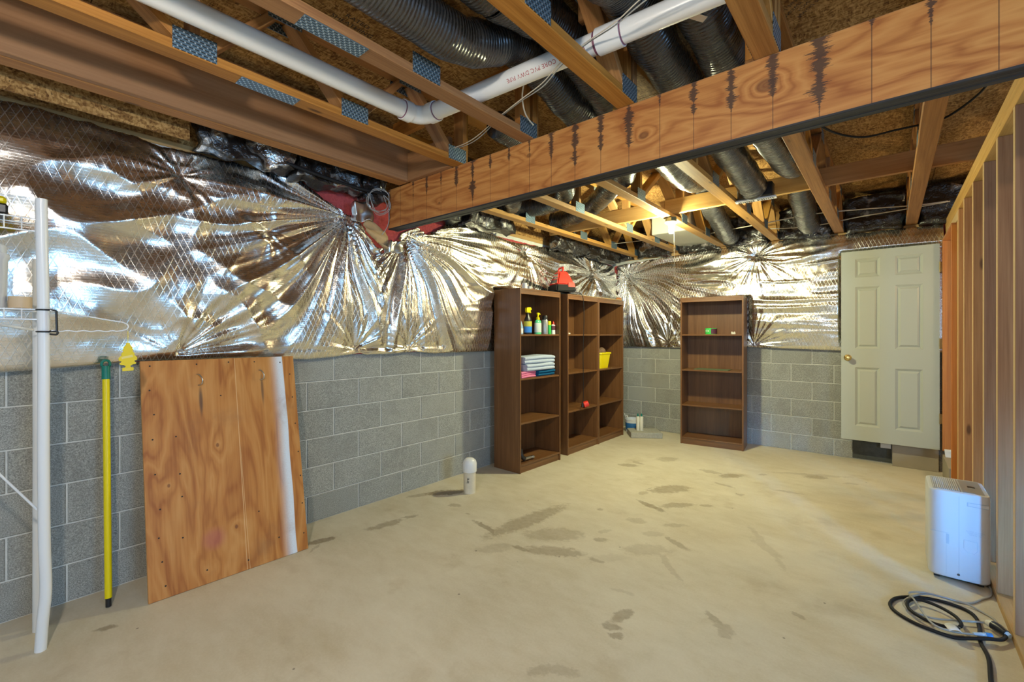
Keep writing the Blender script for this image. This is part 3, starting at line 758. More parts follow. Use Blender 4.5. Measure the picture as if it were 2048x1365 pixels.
def interp(pts, q):
    p = sorted(pts); return np.interp(q, [a for a, b in p], [b for a, b in p])

TL = [(-.8, 2.41), (.052, 2.413), (.258, 2.416), (.478, 2.407), (.646, 2.392), (.761, 2.396), (.909, 2.405), (1.38, 2.414), (1.518, 2.348), (1.745, 2.242), (1.855, 2.243), (1.932, 2.105), (2.018, 2.03), (2.179, 2.048), (2.253, 2.193), (2.423, 2.265), (2.516, 2.218), (2.614, 2.257), (2.79, 2.372), (3.136, 2.373), (3.479, 2.353), (3.679, 2.334), (4.045, 2.352), (4.551, 2.381), (5.033, 2.371), (5.586, 2.348), (6.05, 2.34)]
BL = [(-.8, 1.165), (.053, 1.167), (.197, 1.172), (.394, 1.183), (.542, 1.196), (.98, 1.19), (1.328, 1.175), (1.467, 1.166), (1.682, 1.178), (1.873, 1.199), (1.923, 1.184), (2.081, 1.182), (2.191, 1.183), (2.383, 1.196), (2.577, 1.171), (3.265, 1.17), (6.1, 1.165)]
PL = [(.73, 2.244, .055, .08, .014, .26, 13), (.707, 1.228, .05, .07, .030, .50, 15), (1.192, 2.006, .04, .06, .012, .22, 9), (1.767, 2.215, .06, .10, .050, .75, 22), (2.285, 2.185, .06, .10, .050, .85, 26),
      (1.828, 1.226, .03, .07, .016, .20, 16), (2.321, 1.222, .03, .07, .016, .20, 16), (3.905, 2.244, .05, .09, .016, .45, 18), (5.365, 2.16, .06, .10, .034, .8, 26)]
def left_disp(Yv, Zv, b):
    env = np.clip(np.minimum(b, 1-b)*5, 0, 1)
    h = .040 + .070*np.sin(np.pi*np.clip(b, 0, 1))**.5
    wl_ = np.clip((1.7-Yv)/.5, 0, 1); wm = np.clip(1-np.abs(Yv-2.15)/.75, 0, 1); wr2 = np.clip((Yv-2.6)/.5, 0, 1)
    q = vnoise(Yv*.9+.35*Zv, Zv*.9, 5)
    n1 = ridge(vnoise(Yv*1.7+Zv*1.3+q, Zv*3.4-Yv*1.2+q*1.2, 3)); n2 = ridge(vnoise(Yv*3.6-Zv*2.2+7, Zv*4.6+Yv*1.9+q, 8))
    n3 = ridge(vnoise(Yv*6.5+Zv*2.5+q, Zv*7.5-Yv*2.0+q, 9)); h = h + env*wl_*(.032*n1+.018*n2+.008*n3*np.clip(.5+vnoise(Yv*2, Zv*2, 10), 0, 1))
    h = h + env*wm*.008*ridge(vnoise(Yv*3.1+1.0*q, Zv*1.6, 11))
    h = h + env*wr2*(.018*ridge(vnoise(Yv*1.4, Zv*9+Yv*.5+q, 14)) + .008*ridge(vnoise(Yv*3, Zv*17+q, 15)))
    h = h + (.0012+.0015*wm)*vnoise(Yv*12, Zv*12, 21)+.0006*vnoise(Yv*31, Zv*31, 22)
    for i, p in enumerate(PL):
        k = np.clip(np.minimum(b, 1-b)*12+.25, 0, 1); an = np.degrees(np.arctan2(Zv-p[1], Yv-p[0])) % 360
        if i == 1: k = k*np.clip(1.35-np.abs(an-30)/45, .12, 1)
        if i == 3: k = k*np.clip((2.12-Yv)/.2, 0, 1)
        if i == 4: k = k*np.clip((Yv-1.93)/.2, 0, 1)
        h = h + radial(Yv, Zv, p, 30+i)*k
    h = np.maximum(h, .024)
    # squeezed flat behind the bookcases
    sq = np.clip((Yv-3.29)/.05, 0, 1)*np.clip((5.56-Yv)/.06, 0, 1)*np.clip((1.82-Zv)/.04, 0, 1)
    return h*(1-sq)+np.minimum(h, .028)*sq
def sheet(name, mat, nu, nv, a0, a1, top, bot, place, disp):
    A = np.linspace(a0, a1, nu); T = interp(top, A); B = interp(bot, A)
    T = T + .006*vnoise(A*17, A*0, 51)+.003*vnoise(A*50, A*0, 52)
    b = np.linspace(0, 1, nv); AA, bb = np.meshgrid(A, b); ZZ = B[None, :]*(1-bb)+T[None, :]*bb
    H = disp(AA, ZZ, bb); P = place(AA, ZZ, H)
    me = bpy.data.meshes.new(name); n = nu*nv
    idx = np.arange(n).reshape(nv, nu); q = np.stack([idx[:-1, :-1], idx[:-1, 1:], idx[1:, 1:], idx[1:, :-1]], -1).reshape(-1, 4)
    me.from_pydata(P.reshape(-1, 3).tolist(), [], q.tolist())
    at = me.attributes.new('tc', 'FLOAT_VECTOR', 'POINT'); at.data.foreach_set('vector', np.stack([AA, ZZ, AA*0], -1).reshape(-1).astype(np.float32))
    me.polygons.foreach_set('use_smooth', [True]*len(me.polygons)); me.materials.append(mat); return me
ibl = thing('insulation_blanket', 'crinkled silver foil insulation blanket hung along the left block wall', 'insulation', (-3.1, 2.6, 1.18))
OI = (-3.1, 2.6, 1.18)
fm = sheet('foil_facing', M['foil'], 860, 158, -.78, 5.985, TL, BL, lambda a, z, h: np.stack([XL+.004+h-OI[0], a-OI[1], z-OI[2]], -1), left_disp)
obj('foil_facing', fm, None, ibl)
pk = sheet('fiberglass', M['pink'], 300, 40, -.78, 5.98, [(-.8, 2.40), (1.4, 2.40), (1.6, 2.40), (2.0, 2.40), (2.5, 2.385), (3.0, 2.37), (6, 2.36)], [(-.8, 1.19), (6, 1.19)], lambda a, z, h: np.stack([XL+.004+h-OI[0], a-OI[1], z-OI[2]], -1),
           lambda a, z, b: .008+.060*np.clip(b*3-2.15, 0, 1)*(.8+.5*vnoise(a*9, z*9, 61))*np.clip(1.2-np.abs(a-2.08)/.36, 0, 1))
obj('fiberglass', pk, None, ibl, label='pink fibreglass showing along the top edge')
TB = [(-3.06, 2.345), (-2.983, 2.36), (-2.172, 2.405), (-1.811, 2.428), (-1.479, 2.440), (-1.112, 2.441), (-.465, 2.425), (.373, 2.41), (.45, 2.41)]
BB = [(-3.1, 1.163), (-2.153, 1.163), (-1.291, 1.186), (-.405, 1.164), (.5, 1.164)]
PB = [(-2.912, 2.19, .05, .10, .040, 1.0, 30), (-1.228, 2.287, .06, .07, .012, .40, 22), (-1.255, 1.217, .03, .08, .02, .3, 18), (-2.3, 1.22, .03, .08, .02, .3, 16)]
def back_disp(Xv, Zv, b):
    env = np.clip(np.minimum(b, 1-b)*5, 0, 1)
    h = .035+.060*np.sin(np.pi*np.clip(b, 0, 1))**.5
    q = vnoise(Xv*1.1, Zv*1.4, 71); wr2 = np.clip((Xv+2.4)/.6, 0, 1)
    h = h+env*wr2*(.016*ridge(vnoise(Xv*1.2+q*.3, Zv*8.5+q, 72))+.008*ridge(vnoise(Xv*2.2, Zv*17+Xv*.6+q, 73)))
    h = h+.0014*vnoise(Xv*14, Zv*14, 74)+.0007*vnoise(Xv*31, Zv*31, 75)
    for i, p in enumerate(PB): h = h+radial(Xv, Zv, p, 80+i)*np.clip(np.minimum(b, 1-b)*12+.25, 0, 1)
    h = np.maximum(h, .024)
    sq = np.clip((Xv+2.04)/.05, 0, 1)*np.clip((-1.255-Xv)/.05, 0, 1)*np.clip((1.82-Zv)/.04, 0, 1)
    sq = np.maximum(sq, np.clip((Xv+.425)/.04, 0, 1)*np.clip((2.25-Zv)/.05, 0, 1))
    return h*(1-sq)+np.minimum(h, .050)*sq
ibb = thing('insulation_blanket', 'crinkled silver foil insulation blanket hung along the back wall behind the door', 'insulation', (-1.3, 6.02, 1.18)); OB = (-1.3, 6.02, 1.18)
fb = sheet('foil_facing', M['foil'], 450, 158, -3.06, .40, TB, BB, lambda a, z, h: np.stack([a-OB[0], YB-.004-h-OB[1], z-OB[2]], -1), back_disp)
obj('foil_facing', fb, None, ibb)
pk = sheet('fiberglass', M['pink'], 160, 30, -3.12, .42, [(a, b+.004) for a, b in TB], [(-3.2, 1.2), (.5, 1.2)], lambda a, z, h: np.stack([a-OB[0], YB-.004-h-OB[1], z-OB[2]], -1),
           lambda a, z, b: .008+.004*vnoise(a*9, z*9, 62))
obj('fiberglass', pk, None, ibb, label='pink fibreglass showing along the top edge')
for par, O, pts, ax in ((ibl, OI, [(.707, 1.228), (1.828, 1.226), (2.321, 1.222), (5.365, 2.16)], 'x'), (ibb, OB, [(-2.905, 2.19), (-1.255, 1.217)], 'y')):
    for a, z in pts:
        ds = MB().lathe([(.001, 0), (.017, 0), (.017, .002), (.005, .004), (.001, .006)], 14)
        loc = (XL+.030-O[0], a-O[1], z-O[2]) if ax == 'x' else (a-O[0], YB-.040-O[1], z-O[2])
        obj('nail_washer', ds, M['steel'], par, loc, (0, PI/2, 0) if ax == 'x' else (PI/2, 0, 0))
for par, O, a, z, ax, mt in ((ibl, OI, .73, 2.244, 'x', 'pink'), (ibl, OI, 3.905, 2.240, 'x', 'ink'), (ibb, OB, -1.228, 2.287, 'y', 'ink')):
    th_ = MB().lathe([(.001, 0), (.030, 0), (.024, .004), (.001, .006)], 9)
    obj('torn_hole', th_, M[mt], par, (XL+.029-O[0], a-O[1], z-O[2]) if ax == 'x' else (a-O[0], YB-.029-O[1], z-O[2]), (0, PI/2, 0) if ax == 'x' else (PI/2, 0, 0))
# torn kraft flap and a silver scrap beside the beam end
def crumple(x0, x1, y0, y1, z0, z1, n=(8, 14, 10), amp=.02, seed=0):
    bm = bmesh.new(); bmesh.ops.create_cube(bm, size=1); bmesh.ops.subdivide_edges(bm, edges=bm.edges[:], cuts=max(n), use_grid_fill=True)
    P = np.array([v.co[:] for v in bm.verts]); s = np.array([x1-x0, y1-y0, z1-z0]); P = P*s
    q = 9.0
    d = np.stack([vnoise(P[:, 1]*q+k*7+seed, P[:, 2]*q+P[:, 0]*q*.7, 200+seed+k)+.6*vnoise(P[:, 1]*q*2.3+P[:, 0]*9, P[:, 2]*q*2.3+P[:, 0]*5, 210+seed+k) for k in range(3)], -1)
    P = P+d*amp
    for v, p in zip(bm.verts, P): v.co = p
    mb = MB(); mb.frombm(bm); return mb
fl_ = MB(); ys = [1.83, 1.92, 2.03]; zs_ = [2.21, 2.12, 2.01]
g = []
for i in range(9):
    for j in range(7):
        y = 1.825+.195*j/6; z = 2.21-.012*j*(1 if i < 8 else .4)-.135*i/8*(.75+.5*j/6); g.append((-2.975+.018*math.sin(i*1.1+j*.8)+.01*i/8, y, z))
fl_.add(g, [(i*7+j, i*7+j+1, (i+1)*7+j+1, (i+1)*7+j) for i in range(8) for j in range(6)])
o = obj('kraft_flap', MB(), M['kraft'], None, smooth=True); o.data = meshof('kraft_flap', fl_, M['kraft'], 'all')
md = o.modifiers.new('thick', 'SOLIDIFY'); md.thickness = .002
tag(o, 'torn brown kraft paper flap folded out by the beam end', 'paper')
sc = crumple(0, .05, 0, .16, 0, .09, amp=.022, seed=5)
obj('foil_scrap', sc, M['foil_s'] if 'foil_s' in M else M['steel'], None, (-2.97, 2.10, 2.03), smooth='all', label='crumpled silver scrap tucked below the beam end', cat='foil')
sc = crumple(0, .06, 0, .12, 0, .12, amp=.025, seed=6)
obj('foil_scrap', sc, M['steel'], None, (-2.965, 1.80, 2.245), smooth='all', label='gathered silver tuft above the torn kraft flap', cat='foil')
# batts stuffed between the truss ends
bays = [(-3.05, -2.83), (-2.72, -2.26), (-2.14, -1.67), (-1.56, -1.09), (-.97, -.48), (-.36, .11), (.23, .70)]
lab = ['at the corner', 'in the second bay from the corner', 'behind the pale metal box', 'right of the pale metal box', 'in the bay left of the door', 'above the door\'s left half', 'above the door\'s right half']
for i, (a, b) in enumerate(bays):
    cm = crumple(a, b, 0, .13, 0, .36, amp=.026, seed=20+i)
    obj('insulation_batt', cm, M['batt'], None, ((a+b)/2, 6.02, 2.60), smooth='all', label='shiny black wrapped insulation batt stuffed between truss ends ' + lab[i], cat='insulation')
for i, (a, b, zc, hh) in enumerate(((.80, 1.30, 2.56, .22), (1.32, 1.78, 2.55, .24), (1.80, 2.00, 2.50, .18), (2.2, 2.8, 2.54, .2), (2.85, 3.5, 2.54, .2), (4.3, 5.0, 2.52, .2), (5.05, 5.85, 2.52, .2))):
    zc -= .04; hh += .05; cm = crumple(0, .12, a, b, 0, hh, amp=.030, seed=40+i)
    obj('insulation_batt', cm, M['batt'], None, (-3.0, (a+b)/2, zc), smooth='all', cat='insulation',
        label='dark shiny batt above the left foil, ' + ['next to the chipboard panel', 'second from the chipboard panel', 'at the near side of the beam end', 'just beyond the beam', 'above the first bookcase side', 'above the second bookcase', 'nearest the far corner'][i])

# ------------------------------------------------------------------ text
def text_mb(body, size, align='CENTER', spacing=1.0):
    cu = bpy.data.curves.new('t', 'FONT'); cu.body = body; cu.size = size; cu.align_x = align; cu.align_y = 'CENTER'; cu.space_character = spacing
    cu.resolution_u = 2
    o = bpy.data.objects.new('t', cu); COL.objects.link(o); dg = bpy.context.evaluated_depsgraph_get()
    me = bpy.data.meshes.new_from_object(o.evaluated_get(dg)); bpy.data.objects.remove(o, do_unlink=True)
    mb = MB(); mb.add([v.co[:] for v in me.vertices], [list(p.vertices) for p in me.polygons]); return mb
def text(name, body, size, mat, parent, origin, ex, ey, **k):
    """flat lettering: ex = reading direction, ey = letter up"""
    mb = text_mb(body, size, **k); ex = Vector(ex).normalized(); ey = Vector(ey).normalized(); O = Vector(origin)
    mb.v = [tuple(O+ex*x+ey*y) for x, y, z in mb.v]
    me = bpy.data.meshes.new(name); me.from_pydata(mb.v, [], mb.f); me.materials.append(mat)
    o = bpy.data.objects.new(name, me); COL.objects.link(o); o.parent = parent; o['kind'] = 'stuff'
    return o
for lines, sz, (x, y), ex, ey in (((['RATED', 'SHEATHING'], .040, (-1.985, 1.17), (0, 1, 0), (1, 0, 0))), ((['EXPOSURE 1', 'SIZED FOR SPACING', '23/32 INCH', 'THIS SIDE DOWN'], .026, (-.285, 2.40), (-.75, .66, 0), (-.66, -.75, 0))), (['THIS SIDE', 'DOWN'], .035, (-1.75, 1.12), (0, 1, 0), (1, 0, 0))):
    exv, eyv = Vector(ex), Vector(ey)
    for k, ln in enumerate(lines):
        p = Vector((x, y, 2.8495))-eyv*sz*1.25*(k-(len(lines)-1)/2)
        text('printed_stamp', ln, sz, M['ink'], ceil_, p, exv, eyv)

# ------------------------------------------------------------------ white drain pipe
A = Vector((-2.005, -3.1, 2.555)); E0 = Vector((-2.005, 1.585, 2.555)); B = Vector((.6, 1.79, 2.585))
dirB = (B-E0).normalized()
pt = thing('drain_pipe', 'white plastic drain pipe turning the corner below the trusses', 'pipe', (-2.005, 1.585, 2.51))
OPp = Vector((-2.005, 1.585, 2.51)); R_ = .0445
def PT(n, pts, r, mat, nn=28, lab=None): return obj(n, MB().tube([tuple(Vector(p)-OPp) for p in pts], r, nn), mat, pt, smooth=True, label=lab)
PT('long_run', [A, E0+Vector((0, -.10, 0))], R_, M['pvc'])
cross = PT('cross_run', [E0+dirB*.10, E0+dirB*1.12], R_, M['pvc'])
cross2 = PT('cross_run', [E0+dirB*1.12, B], R_, M['pvc'])
arc = []
p0, p1, p2 = E0+Vector((0, -.085, 0)), E0, E0+dirB*.085
for i in range(11):
    t = i/10; arc.append(p0*(1-t)**2+p1*2*t*(1-t)+p2*t*t)
elb = PT('elbow', arc, .0475, M['pvc'])
PT('elbow_socket', [E0+Vector((0, -.125, 0)), E0+Vector((0, -.075, 0))], .0535, M['pvc'])
PT('elbow_socket', [E0+dirB*.075, E0+dirB*.125], .0535, M['pvc'])
PT('primer_ring', [E0+Vector((0, -.129, 0)), E0+Vector((0, -.124, 0))], .0478, M['primer'], lab='purple primer ring')
PT('primer_ring', [E0+dirB*.1245, E0+dirB*.1285], .0478, M['primer'], lab='purple primer ring')
c0 = E0+dirB*1.075
PT('coupling', [c0, c0+dirB*.105], .0530, M['pvc'])
PT('primer_ring', [c0-dirB*.012, c0+dirB*.0], .0462, M['primer'], lab='purple primer ring')
PT('primer_ring', [c0+dirB*.105, c0+dirB*.110], .0470, M['primer'], lab='purple primer ring')
def pipe_text(body, size, start, ang, parent, flip):
    mb = text_mb(body, size, 'LEFT', 1.1); vs = []
    sd = Vector((dirB.y, -dirB.x, 0)).normalized()  # towards the camera side (-Y)
    up = dirB.cross(sd)
    if up.z < 0: up = -up
    for x, y, z in mb.v:
        a = ang+(y/R_)*(-1 if flip else 1); q = start+dirB*(-x if flip else x)
        vs.append(tuple(q+(sd*math.cos(a)+up*math.sin(a))*(R_+.0006)-OPp))
    me = bpy.data.meshes.new('printed_text'); me.from_pydata(vs, [], mb.f); me.materials.append(M['ink_red'])
    o = bpy.data.objects.new('printed_text', me); COL.objects.link(o); o.parent = pt; o['kind'] = 'stuff'
pipe_text('CELLULAR CORE PVC DWV PIPE', .026, E0+dirB*1.03, -.62, cross, True)
pipe_text('AMCELLE 3" SCH 40 CORE', .030, E0+dirB*1.93, -.45, cross2, True)

# ------------------------------------------------------------------ black flexible ducts
def duct(label, pts, r, sticker=None):
    P = smoothpath(pts, 10); out = [P[0]]
    for a, b in zip(P, P[1:]):
        n = max(1, int((Vector(b)-Vector(a)).length/.035))
        for i in range(n): out.append(tuple(Vector(a).lerp(Vector(b), (i+1)/n)))
    rng = random.Random(len(label)); rr = []
    for i in range(len(out)): rr.append(r*(1+.035*math.sin(i*.9+rng.random())+rng.uniform(-.015, .015)))
    mb = MB().tube(out, rr, 26, True, True, .012, len(label))
    return obj('flexible_duct', mb, M['duct'], smooth='all', label=label, cat='duct', group=None)
D = .098
dA = duct('large black ribbed flexible duct sagging past the white drain pipe elbow', [(-1.40, -3.0, 2.62), (-1.40, -.5, 2.60), (-1.40, .6, 2.59), (-1.40, 1.2, 2.58), (-1.385, 1.42, 2.625), (-1.37, 1.63, 2.725), (-1.37, 1.9, 2.69), (-1.37, 2.2, 2.62), (-1.40, 2.6, 2.62), (-1.44, 2.95, 2.63), (-1.62, 3.3, 2.615), (-1.80, 3.45, 2.61), (-2.06, 3.72, 2.61), (-2.32, 3.93, 2.605), (-2.70, 4.10, 2.60), (-2.86, 4.10, 2.60)], D*.95)
duct('black flexible duct right of the sagging one, running on above the light bulb', [(-1.165, -3.0, 2.68), (-1.165, .8, 2.67), (-1.165, 1.3, 2.68), (-1.16, 1.62, 2.735), (-1.16, 2.0, 2.68), (-1.19, 2.4, 2.61), (-1.21, 2.9, 2.60), (-1.23, 3.4, 2.59), (-1.25, 3.8, 2.62), (-1.29, 4.25, 2.742), (-1.36, 4.65, 2.64), (-1.42, 5.2, 2.58), (-1.46, 5.62, 2.52), (-1.47, 5.86, 2.53)], D)
duct('left one of the two black ducts meeting at the white slotted register', [(-.815, -3.0, 2.62), (-.815, .9, 2.63), (-.815, 1.35, 2.67), (-.815, 1.67, 2.725), (-.815, 2.0, 2.655), (-.82, 2.6, 2.60), (-.83, 3.3, 2.58), (-.84, 3.8, 2.55), (-.85, 4.05, 2.545)], D*1.02)
dR = duct('right one of the two black ducts, with a small paper sticker on its side', [(-.585, -3.0, 2.62), (-.585, .9, 2.63), (-.585, 1.35, 2.67), (-.585, 1.68, 2.725), (-.585, 2.0, 2.66), (-.58, 2.6, 2.59), (-.565, 3.3, 2.58), (-.56, 3.9, 2.61), (-.575, 4.23, 2.745), (-.61, 4.65, 2.65), (-.64, 5.2, 2.58), (-.66, 5.62, 2.53), (-.66, 5.88, 2.55)], D*1.02)
duct('short black duct tucked under the subfloor behind the sagging duct', [(-1.56, -.6, 2.77), (-1.47, .4, 2.76), (-1.47, .9, 2.765), (-1.50, 1.15, 2.775), (-1.51, 1.25, 2.785)], .062)
duct('black duct bending left towards the foil wall just beyond the beam', [(-1.90, 2.10, 2.67), (-1.93, 2.6, 2.64), (-2.02, 3.0, 2.61), (-2.19, 3.32, 2.60), (-2.40, 3.50, 2.60), (-2.62, 3.56, 2.60), (-2.78, 3.50, 2.60), (-2.83, 3.38, 2.60)], D*.86)
duct('black duct lying along the foil just past the beam end', [(-2.50, 2.3, 2.64), (-2.52, 2.8, 2.58), (-2.58, 3.05, 2.56), (-2.70, 3.20, 2.56), (-2.82, 3.25, 2.57)], D*.85)
stk = obj('paper_sticker', MB().cbox(-.055, .055, -.014, .014, -.0006, .0006, .0003), M['tape'], dR, (-.585, 1.80, 2.588), (-.2, 0, 1.05), label='small pale sticker')
# register boot with a slotted white face
rg = thing('air_register', 'white slotted air register between the two black ducts', 'register', (-.845, 4.12, 2.455))
obj('frame', MB().cbox(-.15, .15, -.034, .034, -.008, .006, .003), M['white_paint'], rg, rot=(0, 0, .06))
for k in range(17):
    if k == 8: continue
    obj('slot', MB().box(-.003, .005, -.022, .022, -.0092, -.006), M['black'], rg, (-.125+k*.0156, -.125*.0, 0), label='dark slot' if k < 0 else None)
obj('boot', MB().cbox(-.13, .13, -.05, .05, .004, .12, .01), M['black'], rg)
obj('sheet_metal_box', MB().cbox(-.225, .225, -.46, .46, 0, .26, .006), M['sheet'], None, (-1.905, 5.52, 2.505), label='pale sheet metal duct box between the trusses behind the bulb', cat='duct')

# ------------------------------------------------------------------ bulbs
def fixture(label, p, tz, cord):
    t = thing('ceiling_light', label, 'light', (p[0], p[1], tz)); dz = p[2]-tz
    octo = [(.052*math.cos(PI/8+k*PI/4), .052*math.sin(PI/8+k*PI/4)) for k in range(8)]
    obj('junction_box', MB().prism(octo, dz+.075, -.001), M['boxgreen'], t)
    obj('lamp_holder', MB().lathe([(.001, dz+.077), (.056, dz+.077), (.056, dz+.069), (.045, dz+.058), (.026, dz+.050), (.024, dz+.028), (.001, dz+.028)], 24), M['porcelain'], t, smooth=True)
    b = obj('bulb', MB().lathe([(.012, dz+.030), (.017, dz+.022), (.021, dz+.010), (.022, dz-.012), (.021, dz-.028), (.014, dz-.036), (.001, dz-.038)], 18), M['bulb'], t, smooth=True)
    obj('pull_cord', MB().tube([(.036, -.020, dz+.06), (.038, -.022, dz-.15), (.038, -.022, dz-cord)], .0016, 6), M['tan_cable'], t, label='thin white pull cord')
    return t
fixture('lit bare bulb in a porcelain holder with pull cord under a far truss', BULB, 2.449, .42)
fixture('lit bare bulb under the truss behind the camera', (BULB2[0], BULB2[1], BULB2[2]), 2.36, .3)

# ------------------------------------------------------------------ loose cables overhead
def cable(label, pts, r, mat, k=8, cat='cable', name='cable', parent=None):
    O = Vector((0, 0, 0))
    if parent:
        bpy.context.view_layer.update(); inv = parent.matrix_world.inverted(); pts = [tuple(inv @ Vector(p)) for p in pts]; label = cat = None
    return obj(name, MB().tube(smoothpath(pts, k), r, 8), mat, parent, smooth='all', label=label, cat=cat)
w1 = [(-.30, 1.42, 2.512), (-.635, 1.495, 2.512), (-.793, 1.55, 2.515), (-.956, 1.598, 2.530), (-1.096, 1.623, 2.505), (-1.23, 1.677, 2.490), (-1.407, 1.729, 2.500), (-1.592, 1.787, 2.500), (-1.797, 1.844, 2.475), (-1.95, 1.895, 2.490), (-2.103, 1.932, 2.520)]
cable('thin grey wire sagging between trusses below the drain pipe', w1, .0024, M['grey_cable'])
cable('thin tan wire sagging alongside the grey one below the drain pipe', [(x+.012, y-.018, z+.006*math.sin(i*1.7)) for i, (x, y, z) in enumerate(w1)], .0024, M['tan_cable'])
cable('cream cable hanging in a curve under the second near truss', [(-1.40, 1.76, 2.63), (-1.45, 1.80, 2.57), (-1.50, 1.89, 2.53), (-1.525, 1.99, 2.515)], .004, M['tan_cable'])
cable('black cable looping between the beam and the stud wall top', [(-.36, 2.9, 2.60), (-.306, 3.118, 2.55), (-.224, 3.286, 2.53), (-.112, 3.399, 2.52), (.025, 3.413, 2.525), (.17, 3.427, 2.53), (.252, 3.399, 2.535), (.349, 3.249, 2.56), (.39, 3.12, 2.60), (.42, 3.02, 2.62)], .006, M['black_rubber'])
cable('white cable strung high along the back trusses', [(-1.72, 5.52, 2.52), (-1.44, 5.50, 2.535), (-1.06, 5.38, 2.525), (-.598, 5.29, 2.53), (-.213, 5.36, 2.525), (.19, 5.54, 2.53), (.40, 5.60, 2.54)], .0055, M['tan_cable'])
cable('white cable sagging lower along the back trusses', [(-1.05, 5.70, 2.53), (-.80, 5.76, 2.515), (-.52, 5.75, 2.51), (-.237, 5.72, 2.53), (.17, 5.66, 2.535), (.42, 5.66, 2.55)], .0055, M['tan_cable'])
cable('short white cable crossing the left back bays', [(-2.74, 5.30, 2.52), (-2.3, 5.32, 2.515), (-2.0, 5.30, 2.52)], .004, M['tan_cable'])
# black cable bundle at the beam end with a coil of grey wire
cable('black cable bundle lying on the foil top at the beam end', [(-2.93, 1.25, 2.43), (-2.92, 1.5, 2.405), (-2.91, 1.75, 2.39), (-2.90, 1.98, 2.40)], .012, M['black_rubber'])
coil = [(-2.90+.02*math.sin(t*2.3), 1.90+.085*math.cos(t)+.01*math.sin(t*.37), 2.33+.085*math.sin(t)+.012*math.cos(t*.61)) for t in [i*.35 for i in range(90)]]
cable('loose coil of thin grey wire hanging at the beam end', coil, .0022, M['grey_cable'], 2)
cable('thin grey wire dropping down the beam end', [(-2.90, 1.99, 2.42), (-2.915, 2.00, 2.30), (-2.92, 2.002, 2.20), (-2.935, 1.985, 2.14), (-2.95, 1.96, 2.10)], .003, M['grey_cable'])

# ------------------------------------------------------------------ bookcases
def bookcase(label, x, y, rz, W, H=1.79, D_=.345, lean=0.0):
    """local x across the front, y = 0 front edge, y to the back"""
    t = thing('bookcase', label, 'bookcase', (x, y, 0), rz, 'walnut bookcases'); T = .017
    def p(n, a, b, c, d, e, f, mat): return obj(n, MB().cbox(a, b, c, d, e, f, .0012), mat, t)
    p('side_panel', 0, T, 0, D_, 0, H, M['lam_z']); p('side_panel', W-T, W, 0, D_, 0, H, M['lam_z'])
    p('top_panel', T, W-T, .0, D_, H-T, H, M['lam_x'])
    p('top_rail', T, W-T, .002, .018, H-.056, H-T, M['lam_x'])
    for z in (.466, .895, 1.325): p('shelf', T, W-T, .006, D_-.008, z, z+T, M['lam_x'])
    p('bottom_shelf', T, W-T, .002, D_-.008, .068, .085, M['lam_x'])
    p('kick_board', T, W-T, .010, .026, 0, .068, M['lam_x'])
    p('back_panel', T, W-T, D_-.007, D_-.002, .02, H-T, M['lam_z'])
    return t
bookcase('brown walnut bookcase nearest the camera, holding bottles and towels', -2.707, 3.327, math.radians(90)-.03, .662)
bookcase('brown walnut bookcase in the middle of the row, with a hanging cord', -2.715, 4.172, math.radians(90), .685)
bookcase('brown walnut bookcase at the far end of the row, with a yellow bin', -2.713, 4.860, math.radians(90), .660)
bookcase('brown walnut bookcase standing alone against the back wall', -1.967, 5.545, math.radians(6.6), .695)

SH = {1: .483, 2: .912, 3: 1.342, 0: .085}
def bottle(label, x, y, z, parts, cat='bottle', group='bottles on the top shelf', name='bottle', rz=0):
    t = thing(name, label, cat, (x, y, z), rz, group)
    for n, mb, mat in parts: obj(n, mb, mat, t, smooth=True)
    return t
LT = lambda prof, n=20, **k: MB().lathe(prof, n, **k)
# dark spray bottle with yellow trigger
trig = MB().prism([(-.022, .218), (-.030, .236), (-.030, .258), (-.018, .270), (.030, .272), (.046, .262), (.050, .246), (.036, .250), (.030, .236), (.040, .215), (.034, .212), (.020, .232), (.014, .218)], -.012, .012, 'x')
bottle('dark trigger spray bottle with bright yellow head and blue label', -2.775, 3.535, SH[3], [
    ('body', LT([(.001, 0), (.042, 0), (.045, .01), (.045, .12), (.040, .155), (.022, .185), (.014, .205), (.014, .222), (.001, .222)], sx=.75, sy=1.05), M['black']),
    ('label', LT([(.046, .018), (.0462, .02), (.0462, .075), (.046, .077)], sx=.75, sy=1.05), M['blue_p']),
    ('label', LT([(.046, .078), (.0463, .080), (.0463, .128), (.046, .130)], sx=.75, sy=1.05), plain('olive_label', (.55, .52, .05), .5)),
    ('trigger_head', trig, M['yellow'])], name='spray_bottle')
bottle('dark clear sprayer bottle standing behind the yellow trigger bottle', -2.875, 3.655, SH[3], [
    ('body', LT([(.001, 0), (.040, 0), (.042, .01), (.042, .10), (.030, .16), (.014, .20), (.013, .225), (.001, .225)]), M['dgrey'])], name='spray_bottle')
bottle('tall white topped spray can at the left end of the shelf', -2.835, 3.425, SH[3], [
    ('body', LT([(.001, 0), (.026, 0), (.027, .005), (.027, .165), (.022, .185), (.001, .19)]), M['clearp']),
    ('cap', LT([(.016, .185), (.016, .205), (.009, .228), (.001, .232)]), M['cream'])], 'can', name='spray_can')
bottle('short pale blue bottle with a white label, front left of the shelf', -2.748, 3.385, SH[3], [
    ('body', LT([(.001, 0), (.030, 0), (.031, .006), (.030, .075), (.016, .115), (.010, .13), (.001, .13)], sx=.7), plain('pale_blue_plastic', (.35, .55, .75), .3)),
    ('label', LT([(.0315, .012), (.0318, .014), (.0318, .055), (.0315, .057)], sx=.7), M['paper'])])
pump = MB().prism([(-.006, .190), (.006, .190), (.006, .206), (.034, .204), (.034, .210), (.010, .222), (-.012, .222), (-.014, .208), (-.006, .206)], -.007, .007, 'x')
